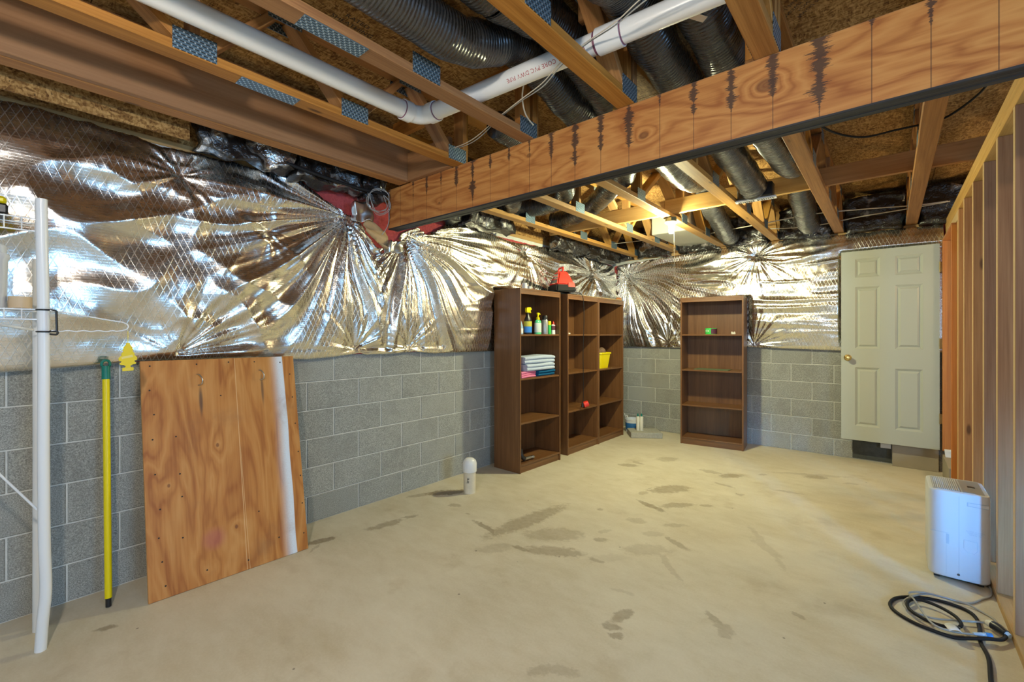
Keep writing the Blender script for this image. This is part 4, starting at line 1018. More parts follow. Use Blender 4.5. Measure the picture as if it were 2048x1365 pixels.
bottle('green liquid soap bottle with a yellow pump', -2.765, 3.690, SH[3], [
    ('body', LT([(.001, 0), (.046, 0), (.048, .008), (.044, .13), (.034, .145), (.014, .152), (.001, .152)], sx=.6), M['soap']),
    ('label', LT([(.0478, .02), (.0485, .022), (.0465, .115), (.046, .117)], 20, sx=.6), M['label_w']),
    ('pump_collar', LT([(.001, .150), (.018, .150), (.018, .172), (.007, .180), (.007, .196), (.001, .196)]), M['yellow']),
    ('pump_head', pump, M['yellow'])], name='pump_bottle')
bottle('grey spray can with a black cap', -2.765, 3.810, SH[3], [
    ('body', LT([(.001, 0), (.032, 0), (.033, .004), (.033, .145), (.028, .155), (.001, .155)]), M['grey_can']),
    ('cap', LT([(.001, .152), (.029, .152), (.029, .192), (.026, .197), (.001, .197)]), M['black'])], 'can', name='spray_can')
bottle('small bright green bottle with a yellow cap', -2.760, 3.882, SH[3], [
    ('body', LT([(.001, 0), (.020, 0), (.0205, .003), (.0205, .098), (.001, .10)]), M['green_l']),
    ('cap', LT([(.001, .099), (.0205, .099), (.0205, .136), (.019, .139), (.001, .139)]), M['yellow'])])
bottle('small white glue bottle with a dark label and red tip', -2.752, 3.946, SH[3], [
    ('body', LT([(.001, 0), (.028, 0), (.029, .004), (.028, .098), (.016, .106), (.001, .107)], sx=.6), M['paper']),
    ('label', LT([(.029, .045), (.0294, .047), (.0290, .090), (.0286, .092)], sx=.6), M['maroon']),
    ('tip', LT([(.001, .105), (.013, .105), (.012, .115), (.004, .140), (.001, .142)]), M['red'])])

def towel(label, x, y, z, w_, d_, h_, layers, mat, rz=0, seed=0):
    """folded towel: layered roll-folded edges towards the room"""
    prof = []
    n = layers; th = h_/n; rng = random.Random(seed)
    for i in range(n):
        ex = rng.uniform(-.006, .006)
        for k in range(7):
            a = -PI/2+PI*k/6; prof.append((d_/2+ex+math.cos(a)*th*.5, th*(i+.5)+math.sin(a)*th*.48))
    for i in reversed(range(n)):
        for k in range(5):
            a = PI/2+PI*k/4; prof.append((-d_/2+math.cos(a)*th*.5, th*(i+.5)+math.sin(a)*th*.48))
    mb = MB(); m = len(prof); S = 12
    for j in range(S+1):
        u = j/S; yy = (u-.5)*w_; e = min(u, 1-u)*S; sc_ = 1 if e >= 1 else .93
        for (a, b) in prof: mb.v.append((a*(1-.03*math.sin(u*5+seed)), yy*(1 if 0 < j < S else 1), b*(sc_+.05*math.sin(u*6.2+a*9+seed))))
    for j in range(S):
        for k in range(m): mb.f.append((j*m+k, j*m+(k+1) % m, (j+1)*m+(k+1) % m, (j+1)*m+k))
    mb.f.append(tuple(range(m))); mb.f.append(tuple(S*m+k for k in reversed(range(m))))
    return obj('towel', mb, mat, None, (x, y, z), (0, 0, rz), smooth=True, label=label, cat='towel', group='folded towels')
towel('folded dark blue towel at the bottom of the stack', -2.845, 3.80, SH[2], .30, .20, .062, 2, M['towel_d'], .05, 1)
towel('folded pale blue towel in the middle of the stack', -2.83, 3.68, SH[2]+.065, .48, .20, .070, 2, M['towel_b'], .02, 2)
towel('folded pale blue towel on top of the stack', -2.835, 3.68, SH[2]+.137, .50, .20, .076, 2, M['towel_b'], -.02, 3)
towel('crumpled pink cloth folded at the front of the towel shelf', -2.765, 3.49, SH[2], .27, .06, .066, 3, M['towel_p'], .12, 4)
nz = thing('hose_nozzle', 'grey metal nozzle with black grip on the lowest shelf', 'nozzle', (-2.775, 3.42, SH[0]), .0)
obj('barrel', MB().tube([(0.02, .03, .026), (.025, .16, .020)], [.018, .014], 14), M['steel'], nz, smooth=True)
obj('collar', MB().tube([(.0245, .148, .0205), (.0253, .172, .0195)], .0185, 14), M['steel'], nz, smooth=True)
obj('grip', MB().tube(smoothpath([(.02, .035, .026), (.012, -.0, .06), (-.01, .01, .12)], 4), [.022]*9, 12), M['black'], nz, smooth=True)
# on top of the first bookcase
obj('paper_cup', LT([(.001, .072), (.022, .072), (.031, .003), (.033, 0), (.028, .0005), (.001, .001)], 22), M['paper'], None, (-2.83, 3.555, 1.79), smooth=True, label='small white cup upside down on the first bookcase', cat='cup')
obj('lens_cup', LT([(.001, 0), (.020, 0), (.022, .05), (.020, .05), (.018, .004), (.001, .004)], 18), M['clearp'], None, (-2.86, 3.665, 1.79), smooth=True, label='small hazy cup behind the white cup', cat='cup')

# red and black vacuum across the first two bookcases
vc = thing('vacuum_head', 'red and black vacuum motor head with a carry handle on the bookcases', 'vacuum', (-2.86, 4.26, 1.79), math.radians(-28))
def frustum(x0, x1, y0, y1, z0, X0, X1, Y0, Y1, z1, c=.012):
    bm = bmesh.new(); vs = [bm.verts.new(p) for p in ((x0,y0,z0),(x1,y0,z0),(x1,y1,z0),(x0,y1,z0),(X0,Y0,z1),(X1,Y0,z1),(X1,Y1,z1),(X0,Y1,z1))]
    for f in ((0,3,2,1),(4,5,6,7),(0,1,5,4),(1,2,6,5),(2,3,7,6),(3,0,4,7)): bm.faces.new([vs[i] for i in f])
    bmesh.ops.bevel(bm, geom=bm.edges[:], offset=c, segments=2, affect='EDGES'); mb = MB(); mb.frombm(bm); return mb
# local: x towards the room (vent face at -y side is seen on the left)
obj('base', frustum(-.125, .125, -.12, .13, .0, -.115, .115, -.11, .12, .080, .012), M['black_matte'], vc, smooth=True)
red = obj('housing', frustum(-.112, .112, -.108, .118, .078, -.052, .052, -.05, .052, .235, .012), M['red'], vc, smooth=True)
obj('skirt_flap', frustum(.085, .125, .02, .118, .045, .07, .105, .03, .112, .11, .006), M['red'], vc, smooth=True)
for z0, z1, w0 in ((.098, .136, .078), (.150, .170, .062), (.182, .205, .048)):
    def yat(z): return -.108+(z-.078)/(.157)*.058-.002
    mb = MB(); mb.add([(-w0, yat(z0), z0), (w0, yat(z0), z0), (w0-.008, yat(z1), z1), (-w0+.008, yat(z1), z1)], [(0, 1, 2, 3)])
    mb.add([(-w0, yat(z0)+.01, z0), (w0, yat(z0)+.01, z0), (w0-.008, yat(z1)+.01, z1), (-w0+.008, yat(z1)+.01, z1)], [(3, 2, 1, 0)])
    mb.f += [(0, 1, 5, 4), (1, 2, 6, 5), (2, 3, 7, 6), (3, 0, 4, 7)]
    obj('vent', mb, M['dgrey'], vc, label='dark vent panel')
obj('handle', MB().tube(smoothpath([(-.046, -.01, .222), (-.050, -.005, .262), (-.030, 0, .278), (.030, 0, .278), (.050, -.005, .262), (.046, -.01, .222)], 6), .0115, 12), M['red'], vc, smooth='all')
hz = obj('floor_brush', frustum(-.09, .09, -.26, .30, .0, -.06, .06, -.22, .26, .030, .010), M['black_matte'], None, (-2.875, 4.25, 1.7905), (0, 0, 0), smooth=True, label='flat black floor brush lying under the red vacuum', cat='brush')
vc.location.z = 1.822; bpy.context.view_layer.update()
vcord = cable('black cord', [(-2.78, 4.33, 1.822), (-2.715, 4.40, 1.815), (-2.690, 4.43, 1.79), (-2.685, 4.455, 1.71), (-2.685, 4.466, 1.51), (-2.688, 4.45, 1.165), (-2.686, 4.452, .82), (-2.690, 4.462, .62), (-2.695, 4.455, .555)], .0042, M['black_rubber'], name='power_cord', parent=vc)
bpy.context.view_layer.update(); inv = vc.matrix_world.inverted()
obj('power_plug', MB().tube([tuple(inv @ Vector(p)) for p in ((-2.695, 4.455, .560), (-2.696, 4.452, .535), (-2.697, 4.450, .505))], [.008, .013, .014], 12), M['black'], vcord, smooth=True)
obj('red_cap', MB().tube([(-2.735, 4.54, SH[1]+.032), (-2.70, 4.58, SH[1]+.05)], .036, 18), M['red'], smooth=True, label='bright red plastic cap beside the hanging plug', cat='cap')
# wooden strips lying on the far bookcases
stick('wooden_strip', (-2.80, 4.42, 1.797), (-2.735, 5.48, 1.797), .030, .012, M['strip'], label='pale wooden strip lying along the front of the far bookcase tops', cat='strip')
stick('wooden_strip', (-2.90, 4.75, 1.797), (-2.80, 5.50, 1.797), .040, .012, M['jamb'], label='orange wooden strip lying behind the pale strip', cat='strip')
obj('wooden_block', MB().cbox(-.03, .03, -.045, .045, 0, .045, .004), M['jamb'], None, (-2.79, 5.545, 1.79), (0, 0, .3), label='small orange wooden block overhanging the last bookcase top', cat='block')
lk = thing('latch_hook', 'small cream plastic hook on the middle bookcase shelf', 'hook', (-2.76, 4.225, SH[3]))
obj('hook_ring', MB().tube([(0+.014*math.cos(a), .0+.018*math.sin(a), .018+.012*math.sin(a)) for a in [i*PI/8 for i in range(13)]], .004, 8), M['cream'], lk)
obj('hook_body', MB().cbox(-.010, .010, .018, .058, 0, .018, .003), M['cream'], lk)
# yellow bin with two balls
yb = thing('yellow_bin', 'small yellow plastic waste bin in the far bookcase', 'bin', (-2.87, 5.135, SH[2]))
def rbox(w0, d0, w1, d1, h, th=.004, lip=.008):
    bm = bmesh.new(); rings = []
    def ring(w_, d_, z): 
        c = .02; pts = [(-w_+c, -d_), (w_-c, -d_), (w_, -d_+c), (w_, d_-c), (w_-c, d_), (-w_+c, d_), (-w_, d_-c), (-w_, -d_+c)]
        return [bm.verts.new((a, b, z)) for a, b in pts]
    for (w_, d_, z) in ((w0, d0, 0), (w1, d1, h-.02), (w1+lip, d1+lip, h-.02), (w1+lip, d1+lip, h), (w1-th, d1-th, h), (w0-th, d0-th, th)): rings.append(ring(w_, d_, z))
    for a, b in zip(rings, rings[1:]):
        for k in range(8): bm.faces.new((a[k], a[(k+1) % 8], b[(k+1) % 8], b[k]))
    bm.faces.new(rings[0][::-1]); bm.faces.new(rings[-1]); mb = MB(); mb.frombm(bm); return mb
obj('bin_body', rbox(.085, .105, .105, .135, .20), M['yellow'], yb, smooth=True)
for i, (dy, r, l) in enumerate(((-.06, .052, 'dark brown ball in the yellow bin, left one'), (.055, .056, 'dark brown ball in the yellow bin, right one'))):
    prof = [(max(.001, r*math.sin(PI*k/12)), -r*math.cos(PI*k/12)) for k in range(13)]
    obj('ball', LT(prof, 20), M['brown_ball'], None, (-2.86, 5.135+dy, SH[2]+.205), smooth=True, label=l, cat='ball')
# things in the single bookcase
ang = math.radians(6.6)
def bc4(u, dpt, z): return (-1.967+u*math.cos(ang)-dpt*math.sin(ang), 5.545+u*math.sin(ang)+dpt*math.cos(ang), z)
tin = thing('tin', 'green round tin on the single bookcase', 'tin', bc4(.325, .15, SH[3]), ang)
obj('tin_body', LT([(.001, 0), (.066, 0), (.067, .003), (.067, .070), (.060, .074), (.001, .074)], 28), M['green_l'], tin, smooth=True)
obj('wrap_label', MB().prism([(.0675*math.cos(a), .0675*math.sin(a)) for a in [-1.45+i*.12 for i in range(14)]]+[(.0665*math.cos(a), .0665*math.sin(a)) for a in [-1.45+i*.12 for i in reversed(range(14))]], .004, .068), M['maroon'], tin, label='dark printed label on the right side')
text('tin_lettering', 'FX', .042, M['paper'], tin, (-.030, -.0625, .038), (1, -.42, 0), (0, 0, 1))
dc = thing('dice_box', 'small cream plastic clip on the single bookcase shelf', 'clip', bc4(.575, .10, SH[3]), .4)
obj('clip_base', MB().cbox(-.022, .022, -.015, .015, 0, .022, .002), M['cream'], dc)
obj('clip_tooth', MB().cbox(-.020, -.008, -.012, .012, .020, .032, .002), M['cream'], dc); obj('clip_tooth', MB().cbox(.006, .018, -.012, .012, .020, .032, .002), M['cream'], dc)
obj('green_mat', MB().cbox(-.195, .195, -.11, .11, 0, .006, .002), M['mat_green'], None, bc4(.34, .16, SH[2]), (0, 0, ang-.05), label='flat dull green mat on the single bookcase', cat='mat')

# ------------------------------------------------------------------ floor corner: paver, tubes, bucket, standpipe
obj('concrete_paver', MB().cbox(-.145, .145, -.20, .20, 0, .072, .006), M['stone'], None, (-2.475, 5.645, 0), (0, 0, -.95), label='rough grey concrete paver on the floor beside the last bookcase', cat='paver')
for k, (dx, l) in enumerate(((0, 'white caulk tube with green cap on the paver, left of the pair'), (.048, 'white caulk tube with green cap on the paver, right of the pair'))):
    bottle(l, -2.545+dx*.8, 5.60+dx*.55, .072, [('tube_body', LT([(.001, 0), (.022, 0), (.0225, .003), (.0225, .175), (.016, .185), (.001, .187)]), M['cream']), ('cap', LT([(.001, .184), (.013, .184), (.010, .205), (.008, .222), (.001, .224)]), M['green_p'])], 'tube', 'caulk tubes', 'caulk_tube')
bk = thing('paint_bucket', 'small white bucket with a blue label in the corner', 'bucket', (-2.715, 5.80, 0), 0)
obj('bucket_body', LT([(.001, 0), (.088, 0), (.090, .004), (.098, .165), (.103, .168), (.103, .180), (.096, .180), (.088, .01), (.001, .01)], 28), M['bucket'], bk, smooth=True)
obj('label', LT([(.0925, .03), (.0928, .032), (.0965, .125), (.0962, .127)], 28), M['blue_d'], bk, smooth=True)
for k, (a, b) in enumerate((((.02, -.05, .04), (-.05, -.08, .235)), ((-.02, -.03, .04), (-.09, -.06, .245)))):
    obj('stirring_stick', MB().tube([Vector(a)+Vector(bk.location), Vector(b)+Vector(bk.location)], .006, 8), M['paper'], label='white stirring stick in the corner bucket, ' + ('lower one' if k == 0 else 'upper one'), cat='stick')
cp = thing('standpipe', 'short white plastic pipe with a domed cap rising from the floor', 'pipe', (-2.725, 2.672, 0))
obj('pipe_stub', MB().tube([(0, 0, 0), (0, 0, .205)], .0515, 28), M['pvc_old'], cp, smooth=True)
obj('cap', LT([(.052, .178), (.0585, .178), (.060, .183), (.060, .245), (.052, .272), (.030, .290), (.001, .294)], 28), M['pvc'], cp, smooth=True)
scr = text('handwriting', 'Spare', .040, M['ink'], cp, (.022, -.0475, .095), (.03, -.02, .12), (-.85, -.53, 0))

# ------------------------------------------------------------------ leaning plywood board and yellow pole
PBL = Vector((-2.803, .532, 0.002)); PBR = Vector((-2.777, 1.317, .002)); PTL = Vector((-3.035, .510, 1.197))
ex = (PBR-PBL).normalized(); ez = (PTL-PBL); ez = (ez-ex*ez.dot(ex)).normalized(); ey = ez.cross(ex)
Wp, Hp = .785, 1.218
pw = thing('plywood_panel', 'orange plywood panel with a white paint stripe leaning on the block wall', 'panel', PBL)
mw = Matrix((ex, ey, ez)).transposed().to_4x4(); mw.translation = PBL; pw.matrix_local = mw
# local: x along the bottom, y into the wall, z up the board
obj('board', MB().cbox(0, Wp, 0, .018, 0, Hp, .0015), M['ply'], pw)
obj('edge_band', MB().box(-.0006, .0, .001, .017, .01, Hp-.01), M['ply_edge'], pw)
for u, v_ in ((.262, 1.10), (.585, 1.105)):
    obj('pull_hook', MB().tube(smoothpath([(u-.012, .0, v_+.032), (u-.004, -.016, v_+.026), (u+.006, -.026, v_), (u+.004, -.018, v_-.024), (u-.008, .0, v_-.030)], 5), .0035, 8), M['steel'], pw, smooth='all')
nh = MB(); rng = random.Random(3)
for (u, v_) in [(.04, 1.19), (.035, 1.06), (.05, .93), (.04, .80), (.045, .62), (.06, .44), (.05, .30), (.06, .18), (.07, .06), (.14, .80), (.15, .60), (.155, .48), (.15, .27), (.25, 1.19), (.41, 1.195), (.55, 1.19), (.70, 1.18), (.755, 1.10), (.76, .95), (.765, .78), (.77, .60), (.772, .45), (.77, .28), (.765, .10), (.62, .12), (.45, .05), (.25, .07), (.52, .30), (.36, 1.0)]:
    nh.lathe([(.001, 0), (.0042, 0), (.0042, .001), (.001, .0012)], 8, (u, v_, 0))
nh.v = [(x, -z-.0001, y) for x, y, z in nh.v]
obj('nail_heads', nh, M['ink'], pw, kind='stuff')
yp = thing('mop_pole', 'yellow pole with green hanging cap and black tip leaning on the wall', 'pole', (-2.932, .401, 0))
Pv = Vector((-3.035, .405, 1.19))-Vector((-2.932, .401, 0)); d_ = Pv.normalized()
def yq(a): return tuple(d_*a)
obj('pole_shaft', MB().tube([yq(.045), yq(1.125)], .0145, 18), M['yellow'], yp, smooth=True)
obj('tip', MB().tube([yq(.004), yq(.05)], .0115, 14), M['black'], yp, smooth=True)
obj('hanging_cap', MB().tube([yq(1.118), yq(1.185)], [.0175, .0165], 18), M['green_p'], yp, smooth=True)
cc = d_*1.20
obj('hanging_loop', MB().tube([tuple(cc+Vector((0.0, .016*math.cos(a), .020*math.sin(a)-.006))) for a in [-.6+i*(PI+1.2)/12 for i in range(13)]], .006, 8), M['green_p'], yp, smooth='all')

# ------------------------------------------------------------------ white wire shelving at the left edge
ws_ = thing('wire_shelf_unit', 'white wire shelving unit with bent steel posts at the left edge', 'shelf', (-2.86, .0, 0)); OW = Vector((-2.86, 0, 0))
def rel(pts): return [tuple(Vector(p)-OW) for p in pts]
post = [(-2.75, .160, 0), (-2.75, .167, .127), (-2.75, .175, .23), (-2.75, .175, .316), (-2.75, .172, .423), (-2.75, .170, .637), (-2.75, .169, .956), (-2.75, .170, 1.275), (-2.75, .167, 1.573), (-2.75, .164, 1.742), (-2.75, .162, 1.915)]
obj('post', MB().tube(rel(smoothpath(post, 4)), .0195, 18), M['white_paint'], ws_, smooth=True, label='front post, bent near the floor')
obj('post', MB().tube(rel([(-2.945, .165, 0), (-2.945, .166, .9), (-2.945, .165, 1.68)]), .0195, 18), M['white_paint'], ws_, smooth=True)
obj('post', MB().tube(rel([(-2.75, -.72, 0), (-2.75, -.72, 1.915)]), .0195, 18), M['white_paint'], ws_, smooth=True)
obj('post', MB().tube(rel([(-2.945, -.72, 0), (-2.945, -.72, 1.68)]), .0195, 18), M['white_paint'], ws_, smooth=True)
def wireshelf(z, drop):
    mb = MB(); xf, xb = -2.755, -2.940; ya, yb_ = -.72, .155
    for x, zz in ((xf, z), (xf, z-drop), (xb, z), ((xf+xb)/2, z-.006)): mb.tube(rel([(x, ya, zz), (x, yb_, zz)]), .0032, 6)
    n = 36
    for i in range(n+1):
        y = ya+(yb_-ya)*i/n; mb.tube(rel([(xb, y, z+.003), (xf, y, z+.003)]), .0017, 5)
        if i % 2 == 0: mb.tube(rel([(xf, y, z+.003), (xf, y, z-drop)]), .0022, 5)
    for x in (xf, xb): pass
    mb.tube(rel([(xf, yb_, z), (xb, yb_, z)]), .0032, 6); mb.tube(rel([(xf, yb_, z-drop), (xb, yb_, z-drop)]), .0032, 6); mb.tube(rel([(xb, yb_, z-drop), (xb, yb_, z)]), .003, 6)
    obj('wire_shelf', mb, M['white_paint'], ws_, kind='stuff', label='wire shelf grid')
wireshelf(1.446, .042); wireshelf(1.828, .052)
obj('diagonal_brace', MB().tube(rel([(-2.76, -.45, 1.60-.0), (-2.765, .155, .590)]), .0045, 8), M['white_paint'], ws_, smooth=True)
ws_b = MB().tube(rel([(-2.94, .150, 1.36), (-2.76, -.02, 1.395)]), .006, 8); obj('shelf_support', ws_b, M['white_paint'], ws_, smooth=True)
obj('white_bucket', LT([(.001, 0), (.100, 0), (.103, .004), (.108, .20), (.112, .205), (.112, .225), (.104, .228), (.104, .255), (.100, .262), (.001, .262)], 30), M['bucket'], None, (-2.86, -.035, 1.4525), smooth=True, label='white plastic bucket with a lid on the lower wire shelf', cat='bucket')
tp = thing('tape_roll', 'tan roll of packing tape on the lower wire shelf', 'tape', (-2.83, .105, 1.4525))
obj('roll', MB().lathe([(.024, 0), (.036, 0), (.036, .048), (.024, .048)], 26), M['tape'], tp, smooth=True)
tbx = thing('tool_case', 'black case with a yellow lid on the upper wire shelf', 'case', (-2.84, -.03, 1.834))
obj('case_body', MB().cbox(-.07, .07, -.15, .10, 0, .045, .008), M['black'], tbx, smooth=True)
obj('case_lid', MB().cbox(-.066, .066, -.146, .096, .043, .075, .010), M['yellow'], tbx, smooth=True)
hg = thing('hanger_bar', 'white wire hanger bar strapped to the front post', 'hanger', (-2.725, .17, 1.40)); OH = Vector((-2.725, .17, 1.40))
hp = [(-2.725, .186, 1.443), (-2.725, .247, 1.432), (-2.725, .31, 1.419), (-2.725, .377, 1.405), (-2.725, .424, 1.396), (-2.725, .441, 1.383), (-2.725, .438, 1.366), (-2.725, .420, 1.358)]
hp += [(-2.725, .40-.0105*i, 1.355+.0022*math.sin(i*1.35)) for i in range(21)]
obj('wire_loop', MB().tube([tuple(Vector(p)-OH) for p in smoothpath(hp, 4)], .0030, 8), M['white_paint'], hg, smooth='all')
obj('clip_bar', MB().tube([tuple(Vector(p)-OH) for p in ((-2.722, .205, 1.441), (-2.722, .207, 1.352))], .0042, 8), M['black'], hg, smooth=True, label='black upright clip')
def strap(z, tail):
    pts = [(-2.75+.0225*math.cos(a), .17+.0225*math.sin(a), z) for a in [-2.6+i*.4 for i in range(14)]]+tail
    return MB().tube([tuple(Vector(p)-OH) for p in pts], .0034, 8)
obj('strap', strap(1.445, []), M['black'], hg, smooth='all'); obj('strap', strap(1.352, []), M['black'], hg, smooth='all')
obj('strap_end', MB().tube([tuple(Vector(p)-OH) for p in smoothpath([(-2.728, .185, 1.353), (-2.722, .208, 1.352), (-2.722, .205, 1.340), (-2.726, .186, 1.342)], 5)], .0040, 8), M['black'], hg, smooth='all')
obj('strap_end', MB().tube([tuple(Vector(p)-OH) for p in ((-2.727, .185, 1.445), (-2.722, .206, 1.441))], .0036, 8), M['black'], hg, smooth=True)
# tree shaped air freshener
half = [(.008, 0), (.010, -.008), (.022, -.022), (.020, -.026), (.028, -.034), (.020, -.036), (.033, -.052), (.028, -.054), (.042, -.068), (.044, -.074), (.040, -.082), (.030, -.084), (.032, -.090), (.040, -.094), (.036, -.100), (.020, -.102), (.010, -.108), (.014, -.114), (.026, -.115), (.026, -.130)]
poly = [(a, b) for a, b in half]+[(-a, b) for a, b in reversed(half)]
af = thing('air_freshener', 'yellow tree shaped card air freshener hanging on the hanger bar', 'air freshener', (-2.725, .441, 1.300), .55)
obj('card', MB().prism(poly, -.0008, .0008, 'x'), M['yellow_card'], af)
obj('hang_string', MB().tube([(0, 0, -.004), (0, 0, .056)], .0012, 6), M['yellow_card'], af)
obj('printed_band', MB().prism([(-.032, -.064), (.020, -.055), (.024, -.066), (-.030, -.074)], .0007, .0011, 'x'), M['pale_yellow'], af, label='pale printed band')
text('printed_footer', 'FRESH', .010, M['pale_yellow'], af, (.0011, 0, -.122), (0, 1, 0), (0, 0, 1))

# ------------------------------------------------------------------ dehumidifier and cords
dh = thing('dehumidifier', 'white dehumidifier on the floor by the stud wall', 'dehumidifier', (.285, 3.54, 0), 0)
def rrect(w_, d_, r, n=5):
    out = []
    for cx_, cy_, a0 in ((w_-r, d_-r, 0), (-w_+r, d_-r, PI/2), (-w_+r, -d_+r, PI), (w_-r, -d_+r, 1.5*PI)):
        for k in range(n+1): a = a0+PI/2*k/n; out.append((cx_+r*math.cos(a), cy_+r*math.sin(a)))
    return out
def loft(rings):
    mb = MB(); n = len(rings[0][0])
    for poly, z in rings: mb.v += [(a, b, z) for a, b in poly]
    for i in range(len(rings)-1):
        for k in range(n): mb.f.append((i*n+k, i*n+(k+1) % n, (i+1)*n+(k+1) % n, (i+1)*n+k))
    mb.f.append(tuple(reversed(range(n)))); mb.f.append(tuple((len(rings)-1)*n+k for k in range(n))); return mb
obj('body', loft([(rrect(.112, .152, .03), .022), (rrect(.120, .160, .034), .032), (rrect(.120, .160, .034), .475), (rrect(.117, .157, .032), .487), (rrect(.112, .152, .03), .490)]), M['dehum'], dh, smooth=True)
gr = obj('top_grille', MB().cbox(-.100, .012, -.135, .135, .486, .4915, .001), M['dehum_g'], dh)
for k in range(13): obj('grille_slat', MB().cbox(-.097+.0082*k, -.0935+.0082*k, -.132, .132, .490, .4945, .0006), M['dehum'], gr)
for k in range(7): obj('grille_bar', MB().cbox(-.099, -.03, -.02+.022*k, -.0165+.022*k, .4905, .494, .0006), M['dehum'], gr)
cpn = obj('control_panel', MB().cbox(.016, .100, -.135, .135, .488, .4918, .001), M['dehum_g'], dh)
obj('panel_badge', MB().cbox(.045, .075, -.02, .012, .4915, .4925, .0003), M['black'], cpn)
obj('handle_recess', MB().cbox(.030, .112, -.1612, -.158, .425, .447, .0008), M['line'], dh, label='shallow grip recess')
obj('handle_lip', MB().cbox(.034, .112, -.1625, -.159, .428, .443, .0008), M['dehum'], dh)
obj('seam', MB().box(-.0008, .0008, -.1605, -.159, .03, .47), M['line'], dh)
obj('tank_seam', MB().box(-.112, -.040, -.1606, -.159, .262, .2638), M['line'], dh); obj('tank_seam', MB().box(-.0500, -.0488, -.1606, -.159, .04, .262), M['line'], dh)
obj('tank_grip', MB().cbox(-.049, -.038, -.1612, -.159, .205, .258, .0006), M['line'], dh)
text('rating_text', 'RATING 115V 60Hz\nREAD MANUAL\nBEFORE USE', .0085, M['line'], dh, (.062, -.1608, .285), (1, 0, 0), (0, 0, 1))
obj('hose_cover', MB().prism([(.018, .245), (.070, .242), (.070, .195), (.058, .178), (.032, .180), (.018, .198)], -.1612, -.159, 'y'), M['line'], dh); obj('hose_cover_face', MB().prism([(.0192, .2438), (.0688, .2408), (.0688, .196), (.0575, .1792), (.0325, .1812), (.0192, .1985)], -.1618, -.159, 'y'), M['dehum'], dh)
obj('drain_plug', MB().tube([(-.002, -.1625, .050), (-.002, -.157, .050)], .006, 12), M['dgrey'], dh)
for a in (-1, 1):
    for b in (-1, 1): obj('caster', MB().tube([(a*.085-.012, b*.12, .013), (a*.085+.012, b*.12, .013)], .013, 12), M['black'], dh, smooth=True)
obj('under_tray', MB().cbox(-.10, .10, -.135, .135, .012, .028, .004), M['black'], dh)
gcord = [(.400, 3.66, .06), (.402, 3.62, .02), (.405, 3.45, .007), (.405, 3.38, .006), (.392, 3.31, .006), (.360, 3.255, .006), (.306, 3.165, .006), (.251, 3.139, .007), (.167, 3.115, .018), (.121, 3.075, .020), (.073, 2.997, .018), (.052, 2.93, .018), (.062, 2.876, .020), (.096, 2.852, .022), (.153, 2.856, .018), (.232, 2.905, .016), (.325, 2.958, .020), (.350, 2.945, .030)]
cable('', gcord, .0048, M['grey_cable'], name='power_cord', parent=dh)
g2 = [(.362, 2.955, .022), (.378, 3.00, .008), (.374, 3.055, .006), (.338, 3.099, .006), (.29, 3.125, .014), (.223, 3.118, .018), (.138, 3.085, .030), (.083, 3.053, .026), (.076, 3.030, .022), (.092, 2.963, .034), (.117, 2.853, .036), (.144, 2.785, .030), (.173, 2.763, .028), (.221, 2.770, .026), (.285, 2.803, .026)]
cable('second grey cord looping over the black coil to the blue-lit plug', g2, .0044, M['grey_cable'], name='grey_cord', cat='cord')
bc = [(.29, 2.25, .0085), (.296, 2.467, .0085), (.311, 2.661, .0085), (.301, 2.788, .0085), (.312, 2.915, .0085), (.308, 3.02, .0085), (.272, 3.072, .0085), (.193, 3.086, .0085), (.115, 3.060, .0085), (.036, 2.991, .0085), (.004, 2.912, .0085), (.010, 2.850, .0085), (.05, 2.800, .0085), (.103, 2.768, .0085), (.167, 2.754, .0085), (.22, 2.754, .009), (.27, 2.772, .018), (.325, 2.80, .026), (.368, 2.840, .020), (.388, 2.880, .022), (.384, 2.905, .028)]
cable('thick black extension cord coiled on the floor by the dehumidifier', bc, .0078, M['black_rubber'], 10, name='extension_cord', cat='cord')
bc2 = [(.244, 2.84, .024), (.249, 2.878, .024), (.232, 2.934, .024), (.187, 2.980, .024), (.134, 2.999, .024), (.093, 2.987, .024), (.067, 2.928, .024), (.074, 2.860, .024), (.115, 2.813, .024), (.16, 2.794, .024), (.205, 2.803, .024), (.238, 2.825, .024)]
cable('inner loop of black cord inside the extension cord coil', bc2, .0075, M['black_rubber'], 8, name='extension_cord', cat='cord')
cn = thing('cord_connector', 'black and cream cord connector at the coil edge', 'plug', (.37, 2.915, 0))
def rc(p): return (p[0]-.37, p[1]-2.915, p[2])
obj('cream_socket', MB().tube([rc((.338, 2.957, .026)), rc((.348, 2.948, .028)), rc((.358, 2.938, .029))], [.010, .0165, .0175], 16), M['cream'], cn, smooth=True)
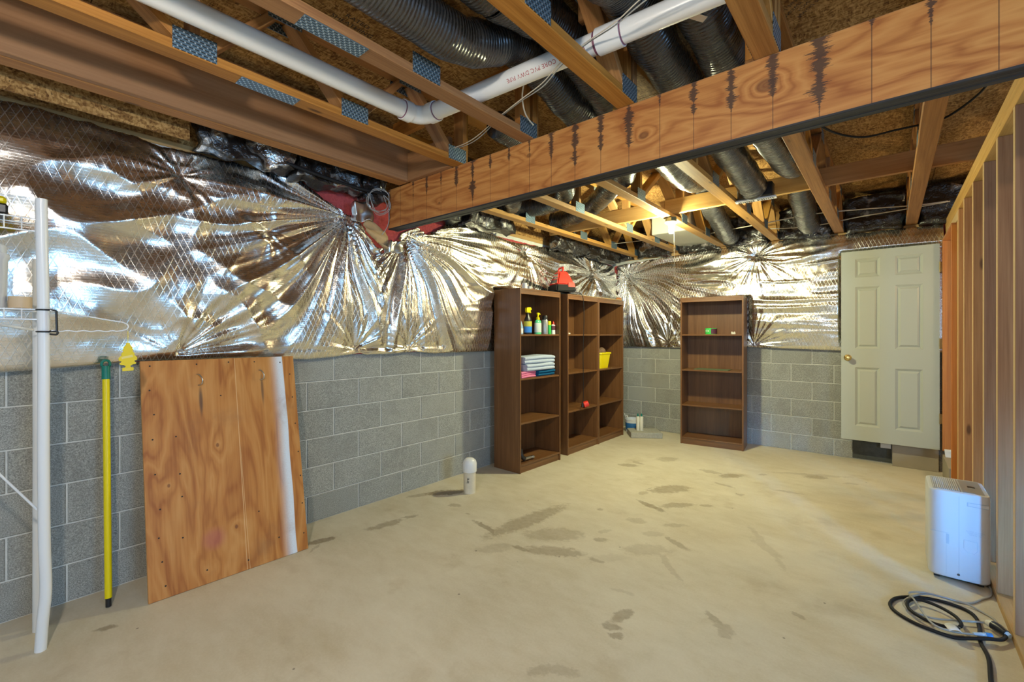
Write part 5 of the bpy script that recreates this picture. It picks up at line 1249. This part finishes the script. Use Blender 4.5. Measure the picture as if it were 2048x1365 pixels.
obj('black_shell', MB().tube([rc((.357, 2.939, .029)), rc((.372, 2.920, .030)), rc((.392, 2.893, .028))], [.0185, .0195, .0150], 16), M['black'], cn, smooth=True)
obj('strain_relief', MB().tube([rc((.392, 2.893, .028)), rc((.401, 2.883, .026))], [.012, .009], 12), plain('pale_blue_relief', (.45, .60, .75), .4), cn, smooth=True)
pl = thing('blue_lit_plug', 'small plug coloured as lit by blue light, lying by the black cord', 'plug', (.31, 2.815, 0))
obj('plug_body', MB().tube([(-.03, -.012, .0275), (.010, .006, .028)], [.006, .010], 12), plain('plug_blue_light', (.45, .62, .85), .3), pl, smooth=True)
obj('plug_face', MB().tube([(.010, .006, .028), (.030, .014, .028)], [.012, .012], 12), M['blue_p'], pl, smooth=True)  # blue light falling on the plug is put into its colour
tg = thing('cord_tag', 'white paper tag on the black cord', 'tag', (.215, 2.772, .02))
mb = MB(); n = 5
for i in range(n+1):
    for j in (0, 1): mb.v.append((-.022+.044*i/n, -.032+.064*j, .020+.010*math.sin(i*.6)-.006*j))
mb.f = [(2*i, 2*i+2, 2*i+3, 2*i+1) for i in range(n)]
o = obj('tag_sheet', mb, M['paper'], tg, rot=(0, 0, .25), smooth='all'); md = o.modifiers.new('thick', 'SOLIDIFY'); md.thickness = .0006
text('tag_print', 'WARNING\nKEEP DRY\nDO NOT COVER', .0065, M['line'], tg, (0, .002, .0312), (.97, .25, .0), (-.25, .97, 0))

# ------------------------------------------------------------------ oddments below the door
obj('tan_board', MB().cbox(.022, .366, -.006, .006, 0, .225, .002), M['board_tan'], None, (0, 5.995, .0), (-.06, 0, 0), label='tan board leaning on the wall foot below the door', cat='board')
obj('wall_scrap', MB().cbox(-.072, .012, -.006, .006, .165, .235, .002), M['paint_wall'], None, (0, 6.02, 0), label='small pale scrap of board stuck to the wall below the door', cat='board')
obj('paper_sheet', crumple(0, .075, 0, .03, 0, .26, amp=.008, seed=70), M['bucket'], None, (.432, 5.79, .135), smooth='all', label='white crumpled sheet standing at the foot of the door frame', cat='sheet')
bpy.context.view_layer.update()
